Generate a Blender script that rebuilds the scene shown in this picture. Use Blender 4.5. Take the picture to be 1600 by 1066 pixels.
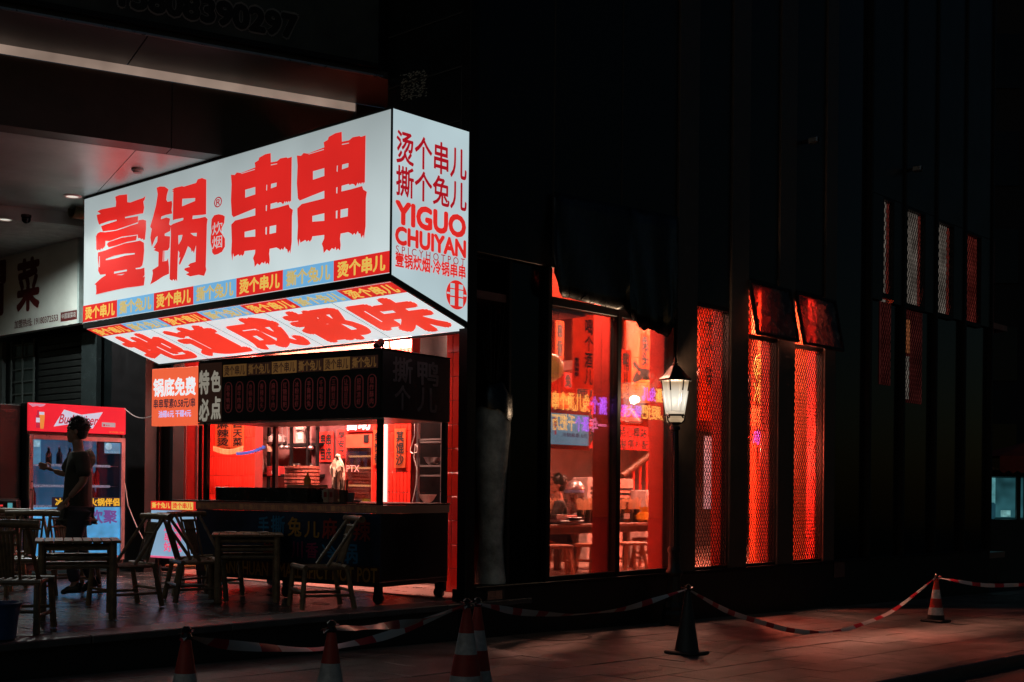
import bpy, bmesh, math, random
from mathutils import Vector, Matrix, Euler
from mathutils.geometry import tessellate_polygon
random.seed(11)
sc = bpy.context.scene
COL = sc.collection
for o in list(bpy.data.objects): bpy.data.objects.remove(o)

# ------------------------------------------------------------------ camera, sky, sun, exposure
FPX, CU, CV, ROLL, CAMH = 1945.0, 800.0, 763.0, 0.010, 1.45
cam = bpy.data.cameras.new('camera'); cam_o = bpy.data.objects.new('camera', cam); COL.objects.link(cam_o)
cam.sensor_width = 36; cam.lens = FPX / 1600 * 36; cam.shift_y = (CV - 533) / 1600
cam.clip_start = 0.05; cam.clip_end = 600
_c, _s = math.cos(ROLL), math.sin(ROLL)
cx_, cy_, cz_ = Vector((_c, 0, _s)), Vector((-_s, 0, _c)), Vector((0, -1, 0))
# image right = world x rolled so that the horizon drops to the right
cx_, cy_ = Vector((_c, 0, _s)), Vector((-_s, 0, _c))
cam_o.matrix_world = Matrix(((cx_.x, cy_.x, cz_.x, 0), (cx_.y, cy_.y, cz_.y, 0), (cx_.z, cy_.z, cz_.z, CAMH), (0, 0, 0, 1)))
sc.camera = cam_o

world = bpy.data.worlds.new('World'); sc.world = world; world.use_nodes = True
wn = world.node_tree
sky = wn.nodes.new('ShaderNodeTexSky'); sky.sky_type = 'NISHITA'; sky.sun_disc = False
sky.sun_elevation = math.radians(4); sky.sun_rotation = math.radians(200); sky.altitude = 300; sky.ozone_density = 2.2
wn.links.new(sky.outputs[0], wn.nodes['Background'].inputs[0])
wn.nodes['Background'].inputs[1].default_value = 0.013
city_glow = bpy.data.lights.new('city_glow', 'SUN'); city_glow.energy = 0.035; city_glow.angle = math.radians(35); city_glow.color = (0.6, 0.88, 1)  # broad fill standing in for city glow from behind the camera
city_glow_o = bpy.data.objects.new('city_glow', city_glow); COL.objects.link(city_glow_o)
city_glow_o.rotation_euler = (math.radians(58), 0, math.radians(-25)); city_glow_o.location = (0, 0, 30)
sc.view_settings.view_transform = 'Standard'; sc.view_settings.look = 'None'
sc.view_settings.exposure = 0; sc.view_settings.gamma = 1
sc.render.engine = 'CYCLES'
sc.cycles.use_denoising = True
sc.cycles.max_bounces = 7; sc.cycles.diffuse_bounces = 4; sc.cycles.glossy_bounces = 4
sc.cycles.transparent_max_bounces = 24; sc.cycles.sample_clamp_indirect = 4
sc.cycles.caustics_reflective = False; sc.cycles.caustics_refractive = False

# ------------------------------------------------------------------ frames and projection helpers
RV = Vector((0.675, 0.7378, 0)).normalized()          # along the street front, away from the camera
LV = Vector((-RV.y, RV.x, 0))                          # into the block
ZV = Vector((0, 0, 1))
CORNER = Vector((-0.41, 11.886, 0))
YAW = math.atan2(RV.y, RV.x)
CAMP = Vector((0, 0, CAMH))
TZ = 0.35                                              # terrace height
SLOPE = 0.02                                           # the street falls along its length
def B(r, l, z=0.0): return CORNER + RV * r + LV * l + ZV * z
def rl(p): d = p - CORNER; return d.dot(RV), d.dot(LV), p.z
def ray(u, v):
    du, dv = (u - CU) / FPX, (v - CV) / FPX
    return Vector((du * _c + dv * _s, 1, du * _s - dv * _c))
def on_plane(u, v, p0, n):
    d = ray(u, v); return CAMP + d * ((p0 - CAMP).dot(n) / d.dot(n))
def on_z(u, v, z): return on_plane(u, v, Vector((0, 0, z)), ZV)
def on_ground(u, v): return on_plane(u, v, CORNER, (RV * SLOPE + ZV).normalized())
def gz(r): return -SLOPE * r
def on_r(u, v, r): return on_plane(u, v, B(r, 0), RV)   # plane across the street front
def on_l(u, v, l): return on_plane(u, v, B(0, l), LV)   # plane parallel to the street front
def at(u, v, y): return CAMP + ray(u, v) * y
def FR(o, x, y):
    x = x.normalized(); z = x.cross(y).normalized(); y = z.cross(x)
    return Matrix(((x.x, y.x, z.x, o.x), (x.y, y.y, z.y, o.y), (x.z, y.z, z.z, o.z), (0, 0, 0, 1)))
def BF(r, l, z, yaw=0.0): return Matrix.Translation(B(r, l, z)) @ Matrix.Rotation(YAW + yaw, 4, 'Z')
def WF(p, yaw=0.0): return Matrix.Translation(p) @ Matrix.Rotation(yaw, 4, 'Z')
I4 = Matrix.Identity(4)

# ------------------------------------------------------------------ materials
MATS = {}
def mat(name, col, rough=0.6, metal=0.0, var=0.18, scale=6.0, bump=0.0, bscale=40.0, spec=0.5, coat=0.0, world=False):
    if name in MATS: return MATS[name]
    m = bpy.data.materials.new(name); m.use_nodes = True; MATS[name] = m
    nt = m.node_tree; b = nt.nodes['Principled BSDF']
    tc = nt.nodes.new('ShaderNodeTexCoord')
    nz = nt.nodes.new('ShaderNodeTexNoise'); nz.inputs['Scale'].default_value = scale; nz.inputs['Detail'].default_value = 6; nz.inputs['Roughness'].default_value = 0.65
    csrc = nt.nodes.new('ShaderNodeNewGeometry').outputs['Position'] if world else tc.outputs['Object']
    nt.links.new(csrc, nz.inputs['Vector'])
    cr = nt.nodes.new('ShaderNodeValToRGB')
    lo = [max(0, c * (1 - var * 1.5)) for c in col]; hi = [min(1, c * (1 + var)) for c in col]
    cr.color_ramp.elements[0].position = 0.3; cr.color_ramp.elements[1].position = 0.72
    cr.color_ramp.elements[0].color = (*lo, 1); cr.color_ramp.elements[1].color = (*hi, 1)
    nt.links.new(nz.outputs[0], cr.inputs[0]); nt.links.new(cr.outputs[0], b.inputs['Base Color'])
    mr = nt.nodes.new('ShaderNodeMapRange'); mr.inputs['To Min'].default_value = max(0.02, rough - 0.12); mr.inputs['To Max'].default_value = min(1, rough + 0.12)
    nt.links.new(nz.outputs[0], mr.inputs[0]); nt.links.new(mr.outputs[0], b.inputs['Roughness'])
    b.inputs['Metallic'].default_value = metal
    b.inputs['Specular IOR Level'].default_value = spec
    b.inputs['Coat Weight'].default_value = coat
    if bump:
        n2 = nt.nodes.new('ShaderNodeTexNoise'); n2.inputs['Scale'].default_value = bscale; n2.inputs['Detail'].default_value = 5
        nt.links.new(csrc, n2.inputs['Vector'])
        bp = nt.nodes.new('ShaderNodeBump'); bp.inputs['Strength'].default_value = bump; bp.inputs['Distance'].default_value = 0.02
        nt.links.new(n2.outputs[0], bp.inputs['Height']); nt.links.new(bp.outputs[0], b.inputs['Normal'])
    return m
def emat(name, col, strength=1.0, var=0.0, scale=1.2, gloss=0.04, base=None):
    """a backlit or glowing surface: emission with a faint uneven backlight, under a thin gloss"""
    if name in MATS: return MATS[name]
    m = bpy.data.materials.new(name); m.use_nodes = True; MATS[name] = m
    nt = m.node_tree; b = nt.nodes['Principled BSDF']
    base = base or [c * 0.5 for c in col]
    b.inputs['Base Color'].default_value = (*base, 1); b.inputs['Roughness'].default_value = 0.35
    b.inputs['Specular IOR Level'].default_value = 0.3
    b.inputs['Emission Color'].default_value = (*col, 1); b.inputs['Emission Strength'].default_value = strength
    if var:
        tc = nt.nodes.new('ShaderNodeTexCoord'); nz = nt.nodes.new('ShaderNodeTexNoise'); nz.inputs['Scale'].default_value = scale; nz.inputs['Detail'].default_value = 2
        nt.links.new(tc.outputs['Object'], nz.inputs['Vector'])
        mr = nt.nodes.new('ShaderNodeMapRange'); mr.inputs['From Min'].default_value = 0.3; mr.inputs['From Max'].default_value = 0.7
        mr.inputs['To Min'].default_value = strength * (1 - var); mr.inputs['To Max'].default_value = strength * (1 + var)
        nt.links.new(nz.outputs[0], mr.inputs[0]); nt.links.new(mr.outputs[0], b.inputs['Emission Strength'])
    return m
def glass_mat(name, tint=(1, 1, 1), refl=1.0, rough=0.02, dirt=0.0):
    if name in MATS: return MATS[name]
    m = bpy.data.materials.new(name); m.use_nodes = True; MATS[name] = m
    nt = m.node_tree; nt.nodes.remove(nt.nodes['Principled BSDF']); out = nt.nodes['Material Output']
    tr = nt.nodes.new('ShaderNodeBsdfTransparent'); tr.inputs[0].default_value = (*tint, 1)
    gl = nt.nodes.new('ShaderNodeBsdfGlossy'); gl.inputs['Roughness'].default_value = rough
    fr = nt.nodes.new('ShaderNodeFresnel'); fr.inputs[0].default_value = 1.5
    mx = nt.nodes.new('ShaderNodeMixShader'); mu = nt.nodes.new('ShaderNodeMath'); mu.operation = 'MULTIPLY'; mu.inputs[1].default_value = refl
    nt.links.new(fr.outputs[0], mu.inputs[0]); nt.links.new(mu.outputs[0], mx.inputs[0])
    nt.links.new(tr.outputs[0], mx.inputs[1]); nt.links.new(gl.outputs[0], mx.inputs[2])
    last = mx
    if dirt:
        tc = nt.nodes.new('ShaderNodeTexCoord'); nz = nt.nodes.new('ShaderNodeTexNoise'); nz.inputs['Scale'].default_value = 9; nz.inputs['Detail'].default_value = 8
        nt.links.new(tc.outputs['Object'], nz.inputs['Vector'])
        mr = nt.nodes.new('ShaderNodeMapRange'); mr.inputs['From Min'].default_value = 0.45; mr.inputs['From Max'].default_value = 0.8; mr.inputs['To Max'].default_value = dirt
        nt.links.new(nz.outputs[0], mr.inputs[0])
        df = nt.nodes.new('ShaderNodeBsdfDiffuse'); df.inputs[0].default_value = (0.3, 0.28, 0.26, 1)
        m2 = nt.nodes.new('ShaderNodeMixShader'); nt.links.new(mr.outputs[0], m2.inputs[0]); nt.links.new(mx.outputs[0], m2.inputs[1]); nt.links.new(df.outputs[0], m2.inputs[2]); last = m2
    nt.links.new(last.outputs[0], out.inputs[0])
    return m
def cloth_mat(name, col, t=0.5):
    """thin paper or cloth that lets light through"""
    m = mat(name, col, 0.7, var=0.1); nt = m.node_tree; b = nt.nodes['Principled BSDF']
    tr = nt.nodes.new('ShaderNodeBsdfTranslucent'); nt.links.new(b.inputs['Base Color'].links[0].from_socket, tr.inputs[0])
    mx = nt.nodes.new('ShaderNodeMixShader'); mx.inputs[0].default_value = t
    nt.links.new(b.outputs[0], mx.inputs[1]); nt.links.new(tr.outputs[0], mx.inputs[2]); nt.links.new(mx.outputs[0], nt.nodes['Material Output'].inputs[0])
    return m
def stain(m, scale=1.1, amt=0.55, spots=True):
    """old stains, worn patches and flattened gum, laid out over the ground as a whole"""
    nt = m.node_tree; b = nt.nodes['Principled BSDF']; src = b.inputs['Base Color'].links[0].from_socket
    g = nt.nodes.new('ShaderNodeNewGeometry'); n = nt.nodes.new('ShaderNodeTexNoise'); n.inputs['Scale'].default_value = scale; n.inputs['Detail'].default_value = 7; n.inputs['Distortion'].default_value = 1.2
    nt.links.new(g.outputs['Position'], n.inputs['Vector'])
    r = nt.nodes.new('ShaderNodeMapRange'); r.inputs['From Min'].default_value = .35; r.inputs['From Max'].default_value = .65; r.inputs['To Min'].default_value = 1 - amt; r.inputs['To Max'].default_value = 1.15
    nt.links.new(n.outputs[0], r.inputs[0]); h = nt.nodes.new('ShaderNodeHueSaturation'); nt.links.new(src, h.inputs['Color']); last = r.outputs[0]
    if spots:
        v = nt.nodes.new('ShaderNodeTexVoronoi'); v.inputs['Scale'].default_value = 4.5; nt.links.new(g.outputs['Position'], v.inputs['Vector'])
        q = nt.nodes.new('ShaderNodeMapRange'); q.inputs['From Min'].default_value = .10; q.inputs['From Max'].default_value = .13; q.inputs['To Min'].default_value = .45; nt.links.new(v.outputs['Distance'], q.inputs[0])
        mu = nt.nodes.new('ShaderNodeMath'); mu.operation = 'MULTIPLY'; nt.links.new(last, mu.inputs[0]); nt.links.new(q.outputs[0], mu.inputs[1]); last = mu.outputs[0]
    nt.links.new(last, h.inputs['Value']); nt.links.new(h.outputs[0], b.inputs['Base Color']); return m
def tile_vary(m, amt=0.35):
    """each copy of a piece gets its own slight shade"""
    nt = m.node_tree; b = nt.nodes['Principled BSDF']; lk = b.inputs['Base Color'].links[0]
    oi = nt.nodes.new('ShaderNodeObjectInfo'); hs = nt.nodes.new('ShaderNodeHueSaturation')
    mr = nt.nodes.new('ShaderNodeMapRange'); mr.inputs['To Min'].default_value = 1 - amt; mr.inputs['To Max'].default_value = 1 + amt
    nt.links.new(oi.outputs['Random'], mr.inputs[0]); nt.links.new(mr.outputs[0], hs.inputs['Value'])
    nt.links.new(lk.from_socket, hs.inputs['Color']); nt.links.new(hs.outputs[0], b.inputs['Base Color'])
    return m

# ------------------------------------------------------------------ mesh helpers
class MB:
    def __init__(s): s.v = []; s.f = []
    def add(s, vs, fs):
        n = len(s.v); s.v += [Vector(p) for p in vs]; s.f += [[i + n for i in q] for q in fs]; return s
    def box(s, x0, x1, y0, y1, z0, z1, M=None, ch=0.0):
        x0, x1 = min(x0, x1), max(x0, x1); y0, y1 = min(y0, y1), max(y0, y1); z0, z1 = min(z0, z1), max(z0, z1)
        ch = min(ch, (x1 - x0) * .45, (y1 - y0) * .45, (z1 - z0) * .45)
        if ch <= 0:
            vs = [Vector((x, y, z)) for z in (z0, z1) for y in (y0, y1) for x in (x0, x1)]
            fs = [(0, 2, 3, 1), (4, 5, 7, 6), (0, 1, 5, 4), (2, 6, 7, 3), (0, 4, 6, 2), (1, 3, 7, 5)]
        else:
            vs = []; X = (x0, x1); Y = (y0, y1); Z = (z0, z1); idx = {}
            for k in range(2):
                for j in range(2):
                    for i in range(2):
                        sx, sy, sz = (1, -1)[i], (1, -1)[j], (1, -1)[k]
                        for a in range(3):
                            p = [X[i] + sx * ch, Y[j] + sy * ch, Z[k] + sz * ch]; p[a] = (X[i], Y[j], Z[k])[a]
                            idx[(i, j, k, a)] = len(vs); vs.append(Vector(p))
            fs = []
            for a in range(3):
                b, c = (a + 1) % 3, (a + 2) % 3
                for sgn in range(2):
                    q = []
                    for (bb, cc) in ((0, 0), (1, 0), (1, 1), (0, 1)):
                        t = [0, 0, 0]; t[a] = sgn; t[b] = bb; t[c] = cc; q.append(idx[(*t, a)])
                    fs.append(q if sgn else q[::-1])
                for bb in range(2):
                    for cc in range(2):
                        t0 = [0, 0, 0]; t1 = [0, 0, 0]
                        t0[a], t1[a] = 0, 1
                        t0[b] = t1[b] = bb; t0[c] = t1[c] = cc
                        fs.append([idx[(*t0, b)], idx[(*t1, b)], idx[(*t1, c)], idx[(*t0, c)]])
            for i in range(2):
                for j in range(2):
                    for k in range(2): fs.append([idx[(i, j, k, a)] for a in range(3)])
        if M: vs = [M @ p for p in vs]
        return s.add(vs, fs)
    def tube(s, pts, rad, n=8, cap=True):
        pts = [Vector(p) for p in pts]; m = len(pts)
        rad = rad if isinstance(rad, (list, tuple)) else [rad] * m
        vs = []; fs = []; ref = None
        for i, p in enumerate(pts):
            d = (pts[min(i + 1, m - 1)] - pts[max(i - 1, 0)]).normalized()
            if ref is None: ref = Vector((0, 0, 1)) if abs(d.z) < .9 else Vector((1, 0, 0))
            a = d.cross(ref).normalized(); b = d.cross(a).normalized(); ref = -b if (-b).cross(d).length > .1 else ref
            ref = b.cross(d).cross(b) if False else ref
            for k in range(n):
                t = 2 * math.pi * k / n; vs.append(p + (a * math.cos(t) + b * math.sin(t)) * rad[i])
        for i in range(m - 1):
            for k in range(n): fs.append((i * n + k, i * n + (k + 1) % n, (i + 1) * n + (k + 1) % n, (i + 1) * n + k))
        if cap: fs += [tuple(range(n))[::-1], tuple(range((m - 1) * n, m * n))]
        return s.add(vs, fs)
    def lathe(s, prof, n=16, M=None, capb=True, capt=True):
        vs = []; fs = []
        for (r, z) in prof:
            for k in range(n): t = 2 * math.pi * k / n; vs.append(Vector((r * math.cos(t), r * math.sin(t), z)))
        m = len(prof)
        for i in range(m - 1):
            for k in range(n): fs.append((i * n + k, i * n + (k + 1) % n, (i + 1) * n + (k + 1) % n, (i + 1) * n + k))
        if capb: fs.append(tuple(range(n))[::-1])
        if capt: fs.append(tuple(range((m - 1) * n, m * n)))
        if M: vs = [M @ p for p in vs]
        return s.add(vs, fs)
    def poly(s, outer, holes=(), z0=0.0, z1=None):
        """flat (or extruded) polygon in xy with holes"""
        rings = [[Vector((p[0], p[1], 0)) for p in q] for q in [outer, *holes]]
        tris = tessellate_polygon(rings); flat = [p for q in rings for p in q]
        if z1 is None:
            return s.add([(p.x, p.y, z0) for p in flat], tris)
        n = len(flat); vs = [(p.x, p.y, z0) for p in flat] + [(p.x, p.y, z1) for p in flat]
        fs = [t for t in tris] + [tuple(i + n for i in t) for t in tris]
        k = 0
        for q in rings:
            for i in range(len(q)): a, b = k + i, k + (i + 1) % len(q); fs.append((a, b, b + n, a + n))
            k += len(q)
        return s.add(vs, fs)
    def sphere(s, c, rx, ry=None, rz=None, n=12, m=8):
        ry = ry or rx; rz = rz or rx; c = Vector(c); vs = [c + Vector((0, 0, -rz))]; fs = []
        for i in range(1, m):
            ph = math.pi * i / m - math.pi / 2
            for k in range(n): t = 2 * math.pi * k / n; vs.append(c + Vector((rx * math.cos(ph) * math.cos(t), ry * math.cos(ph) * math.sin(t), rz * math.sin(ph))))
        vs.append(c + Vector((0, 0, rz)))
        for k in range(n): fs.append((0, 1 + (k + 1) % n, 1 + k)); fs.append((len(vs) - 1, 1 + (m - 2) * n + k, 1 + (m - 2) * n + (k + 1) % n))
        for i in range(m - 2):
            for k in range(n): a = 1 + i * n; fs.append((a + k, a + (k + 1) % n, a + n + (k + 1) % n, a + n + k))
        return s.add(vs, fs)
    def mesh(s, name, smooth=False):
        me = bpy.data.meshes.new(name); me.from_pydata([tuple(p) for p in s.v], [], s.f)
        bm = bmesh.new(); bm.from_mesh(me); bmesh.ops.recalc_face_normals(bm, faces=bm.faces); bm.to_mesh(me); bm.free()
        if smooth:
            for p in me.polygons: p.use_smooth = True
            try: me.set_sharp_from_angle(angle=math.radians(42))
            except Exception: pass
        me.update(); return me

WM = {}
def link(name, data, parent=None, M=None):
    o = bpy.data.objects.new(name, data); COL.objects.link(o)
    M = M if M is not None else (WM[parent] if parent else I4)
    if parent:
        o.parent = parent; o.matrix_local = WM[parent].inverted() @ M
    else: o.matrix_world = M
    WM[o] = M.copy(); return o
def tag(o, label=None, cat=None, group=None, kind=None):
    if label: o['label'] = label
    if cat: o['category'] = cat
    if group: o['group'] = group
    if kind: o['kind'] = kind
    return o
def thing(name, label, cat, M=I4, group=None):
    o = link(name, None, None, M); o.empty_display_size = 0.1
    return tag(o, label, cat, group)
def obj(name, mb, m, parent=None, M=None, smooth=False):
    me = mb.mesh(name, smooth) if isinstance(mb, MB) else mb
    if m and not len(me.materials): me.materials.append(m)
    return link(name, me, parent, M)
def copy_tree(root, M, label=None):
    d = WM[root].inverted()
    def rec(o, par):
        c = o.copy(); COL.objects.link(c); WM[c] = M @ d @ WM[o]
        if par: c.parent = par; c.matrix_parent_inverse = I4; c.matrix_local = WM[par].inverted() @ WM[c]
        else: c.matrix_world = WM[c]
        for ch in kids.get(o, []): rec(ch, c)
        return c
    kids = {}
    for ob in list(WM):
        if ob.parent: kids.setdefault(ob.parent, []).append(ob)
    c = rec(root, None)
    if label: c['label'] = label
    return c

# ------------------------------------------------------------------ lettering
_TG = {}
def text_geo(s, bold=0.0, outline=0.0, shear=0.0, nb=8, mirror=False):
    key = (s, bold, outline, shear, mirror)
    if key in _TG: return _TG[key]
    c = bpy.data.curves.new('t', 'FONT'); c.body = s; c.size = 1; c.shear = shear; c.resolution_u = 3; c.space_line = 1.02
    c.align_x = 'CENTER'
    if outline: c.fill_mode = 'NONE'; c.bevel_depth = outline; c.bevel_resolution = 0
    o = bpy.data.objects.new('t', c); COL.objects.link(o)
    dg = bpy.context.evaluated_depsgraph_get(); dg.update()
    me = bpy.data.meshes.new_from_object(o.evaluated_get(dg))
    vs = [v.co.copy() for v in me.vertices]; fs = [tuple(p.vertices) for p in me.polygons]
    bpy.data.objects.remove(o); bpy.data.curves.remove(c); bpy.data.meshes.remove(me)
    if mirror: vs = [Vector((-p.x, p.y, p.z)) for p in vs]
    if bold:
        V = []; F = []
        for k in range(nb + 1):
            dx, dy = (0, 0) if k == nb else (bold * math.cos(2 * math.pi * k / nb), bold * math.sin(2 * math.pi * k / nb))
            n = len(V); V += [Vector((p.x + dx, p.y + dy, k)) for p in vs]; F += [tuple(i + n for i in f) for f in fs]
        vs, fs = V, F
    x0 = min(p.x for p in vs); x1 = max(p.x for p in vs); y0 = min(p.y for p in vs); y1 = max(p.y for p in vs)
    _TG[key] = (vs, fs, x0, x1, y0, y1); return _TG[key]
def text_mesh(s, x0, y0, x1, y1, z=0.004, bold=0.0, outline=0.0, shear=0.0, mirror=False, fit=True):
    vs, fs, a, b, c, d = text_geo(s, bold, outline, shear, 8, mirror)
    sx = (x1 - x0) / (b - a); sy = (y1 - y0) / (d - c)
    if not fit: sx = sy = min(sx, sy)
    mb = MB(); ez = 0.00025 if bold else (sx + sy) / 2
    return mb.add([(x0 + (p.x - a) * sx, y0 + (p.y - c) * sy, z + p.z * ez) for p in vs], fs)
def uv(F, u, v):
    p = on_plane(u, v, F.translation, F.col[2].to_3d()); q = F.inverted() @ p; return q.x, q.y
def letters(parent, F, s, m, a, b, px=True, name='lettering', **k):
    """text filling the box from lower-left a to upper-right b (pixels of the view projected on plane F, or metres)"""
    (x0, y0), (x1, y1) = (uv(F, *a), uv(F, *b)) if px else (a, b)
    return obj(name, text_mesh(s, x0, y0, x1, y1, **k), m, parent, F)
def sheet(parent, F, name, m, a, b, px=True, z0=0.001, z1=0.003, ch=0.0):
    (x0, y0), (x1, y1) = (uv(F, *a), uv(F, *b)) if px else (a, b)
    return obj(name, MB().box(x0, x1, y0, y1, z0, z1, ch=ch), m, parent, F)
# ------------------------------------------------------------------ shared materials
m_asphalt = mat('asphalt', (0.035, 0.035, 0.037), 0.7, bump=0.5, bscale=180)
m_slab = stain(tile_vary(mat('paving_stone', (0.16, 0.15, 0.14), 0.48, var=0.35, scale=5, bump=0.5, bscale=60, world=True), 0.22))
m_joint = mat('joint_sand', (0.06, 0.055, 0.05), 0.9)
m_ter = tile_vary(mat('terrace_tile', (0.042, 0.052, 0.056), 0.26, var=0.45, scale=2.2, bump=0.25, bscale=30, world=True), 0.2)
m_cope = tile_vary(mat('coping_stone', (0.075, 0.078, 0.08), 0.4, var=0.3, bump=0.3), 0.2)
m_riser = mat('riser_stone', (0.02, 0.02, 0.02), 0.6, bump=0.2)
m_black = mat('black_cladding', (0.007, 0.010, 0.0115), 0.35, var=0.3, scale=2, spec=0.3)
m_plinth = mat('plinth_stone', (0.012, 0.012, 0.012), 0.5, bump=0.2, bscale=20, spec=0.3)
m_frame = mat('black_metal', (0.005, 0.005, 0.0055), 0.5, spec=0.25)
m_pillar = mat('brown_pillar', (0.065, 0.045, 0.036), 0.45, var=0.25)
m_dglass = mat('dark_glass', (0.003, 0.004, 0.005), 0.08, var=0.2, spec=0.35)
m_glass = glass_mat('window_glass', (0.97, 0.97, 0.97), 0.8, 0.01, dirt=0.05)
m_sash = glass_mat('sash_glass', (0.4, 0.2, 0.18), 0.6, 0.12, dirt=0.8)
m_redwall = mat('red_wall_paint', (0.62, 0.045, 0.025), 0.5, var=0.12, scale=2)
m_orwall = mat('orange_wall_paint', (0.72, 0.11, 0.035), 0.55, var=0.12, scale=2)
m_greywall = mat('grey_plaster', (0.15, 0.10, 0.09), 0.8, var=0.2, scale=3)
m_ceil = mat('ceiling_paint', (0.35, 0.2, 0.17), 0.8)
m_intfloor = mat('interior_tile', (0.26, 0.16, 0.13), 0.35, var=0.2)
m_alu = mat('ceiling_panel', (0.66, 0.68, 0.67), 0.42, metal=0.85, var=0.15, scale=1.2)
m_beam = mat('beam_panel', (0.09, 0.075, 0.068), 0.42, var=0.2, scale=1.5)
m_steel = mat('steel', (0.4, 0.4, 0.41), 0.3, metal=0.9, var=0.1)
m_wood = mat('dark_wood', (0.10, 0.045, 0.025), 0.5, var=0.35, scale=9, bump=0.2)
m_bamboo = mat('bamboo', (0.22, 0.14, 0.075), 0.42, var=0.4, scale=12, bump=0.15)
m_black_p = mat('black_plastic', (0.012, 0.012, 0.013), 0.35)
m_white_p = mat('white_plastic', (0.7, 0.68, 0.66), 0.4, var=0.06)
m_redtile = tile_vary(mat('red_glazed_tile', (0.68, 0.03, 0.018), 0.18, var=0.1, scale=5, coat=0.3), 0.14)
m_grout = mat('tile_grout', (0.22, 0.02, 0.015), 0.8)
# light-giving faces
e_white = emat('acrylic_white', (0.60, 0.70, 0.71), 0.92, var=0.10, scale=0.9, base=(0.3, 0.33, 0.33))
e_under = emat('acrylic_white_bright', (0.70, 0.78, 0.80), 0.95, var=0.07, scale=0.9, base=(0.3, 0.33, 0.33))
e_red = emat('vinyl_red', (0.74, 0.022, 0.018), 0.92, var=0.08, scale=1.5)
e_redhot = emat('vinyl_red_bright', (0.84, 0.045, 0.024), 0.98, var=0.05)
e_dred = emat('vinyl_dark_red', (0.42, 0.006, 0.014), 0.9)
e_blue = emat('vinyl_blue', (0.16, 0.42, 0.70), 0.95)
e_yel = emat('vinyl_yellow', (0.80, 0.52, 0.10), 0.9)
e_tan = emat('vinyl_tan', (0.62, 0.48, 0.18), 0.85)
e_ink = emat('vinyl_ink', (0.03, 0.02, 0.03), 1.0)

def fbox(parent, name, m, u0, v0, u1, v1, l, d, ch=0.0, label=None):
    """box whose street-side face at depth l fills the pixel rectangle; d is its thickness inwards"""
    vm = (v0 + v1) / 2
    r0 = rl(on_l(u0, vm, l))[0]; r1 = rl(on_l(u1, vm, l))[0]; z1 = on_l(u0, v0, l).z; z0 = on_l(u0, v1, l).z
    M = BF(r0, l, z0)
    return obj(name, MB().box(0, r1 - r0, 0, d, 0, z1 - z0, ch=ch), m, parent, M)
def kbox(parent, name, m, u0, v0, u1, v1, r, d, ch=0.0):
    """the same on a plane across the street front (r), thickness d along the street"""
    vm = (v0 + v1) / 2
    l0 = rl(on_r(u0, vm, r))[1]; l1 = rl(on_r(u1, vm, r))[1]; z1 = on_r(u0, v0, r).z; z0 = on_r(u0, v1, r).z
    M = BF(r, l1, z0)
    return obj(name, MB().box(0, d, 0, l0 - l1, 0, z1 - z0, ch=ch), m, parent, M)
def bbox(parent, name, m, r0, r1, l0, l1, z0, z1, ch=0.0):
    return obj(name, MB().box(0, r1 - r0, 0, l1 - l0, 0, z1 - z0, ch=ch), m, parent, BF(r0, l0, z0))
def facing_r(r, l, z): return FR(B(r, l, z), -LV, ZV)      # a face seen when looking along the street front
def facing_l(r, l, z): return FR(B(r, l, z), RV, ZV)       # a face looking onto the street
def px(p):
    d = p - CAMP; a, b = d.x / d.y, d.z / d.y
    return CU + FPX * (a * _c + b * _s), CV + FPX * (a * _s - b * _c)

# ------------------------------------------------------------------ street and terrace
GF = FR(CORNER, (RV - ZV * SLOPE).normalized(), LV)
tag(obj('street', MB().box(-120, 160, -120, 120, -0.5, -0.10), m_asphalt, None, GF), kind='structure')
pav = tag(obj('pavement', MB().box(-14, 40, -3.83, 0.02, -0.30, -0.012), m_joint, None, GF), kind='structure')
rows = []; y = -3.83
for h in [0.38] * 4 + [0.385] * 6: rows.append((y, h)); y += h
slabs = []
for k, (y, h) in enumerate(rows):
    x = -12.0 + (0.41 if k % 2 else 0)
    while x < 30:
        p = GF @ Vector((x + .4, y + h / 2, 0))
        if p.y > 1:
            u, v = px(p)
            if -90 < u < 1690 and v < 1130: slabs.append((p.length, x, y, h))
        x += 0.82
slabs.sort()
slab_me = {}
for i, (d, x, y, h) in enumerate(slabs[:290]):
    if h not in slab_me:
        slab_me[h] = MB().box(0.0025, 0.8175, 0.0025, h - 0.0025, -0.03, 0, ch=0.003).mesh('paving_slab'); slab_me[h].materials.append(m_slab)
    M = GF @ Matrix.Translation((x, y, random.uniform(-.003, .0015))) @ Matrix.Rotation(random.uniform(-.003, .003), 4, 'X') @ Matrix.Rotation(random.uniform(-.002, .002), 4, 'Y')
    link('paving_slab', slab_me[h], pav, M)
far = MB()
for (d, x, y, h) in slabs[290:]: far.box(x + 0.004, x + 0.816, y + 0.004, y + h - 0.004, -0.03, random.uniform(-.003, 0.0005), ch=0.005)
if slabs[290:]: tag(obj('paving_slabs', far, m_slab, pav, GF), kind='stuff')
kerb_me = MB().box(0.004, 0.996, -0.14, 0, -0.3, 0.004, ch=0.012).mesh('kerb_stone'); kerb_me.materials.append(m_cope)
for i in range(18): link('kerb_stone', kerb_me, pav, GF @ Matrix.Translation((-4 + i * 1.0, -3.835, random.uniform(-.003, .003))))

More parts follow.
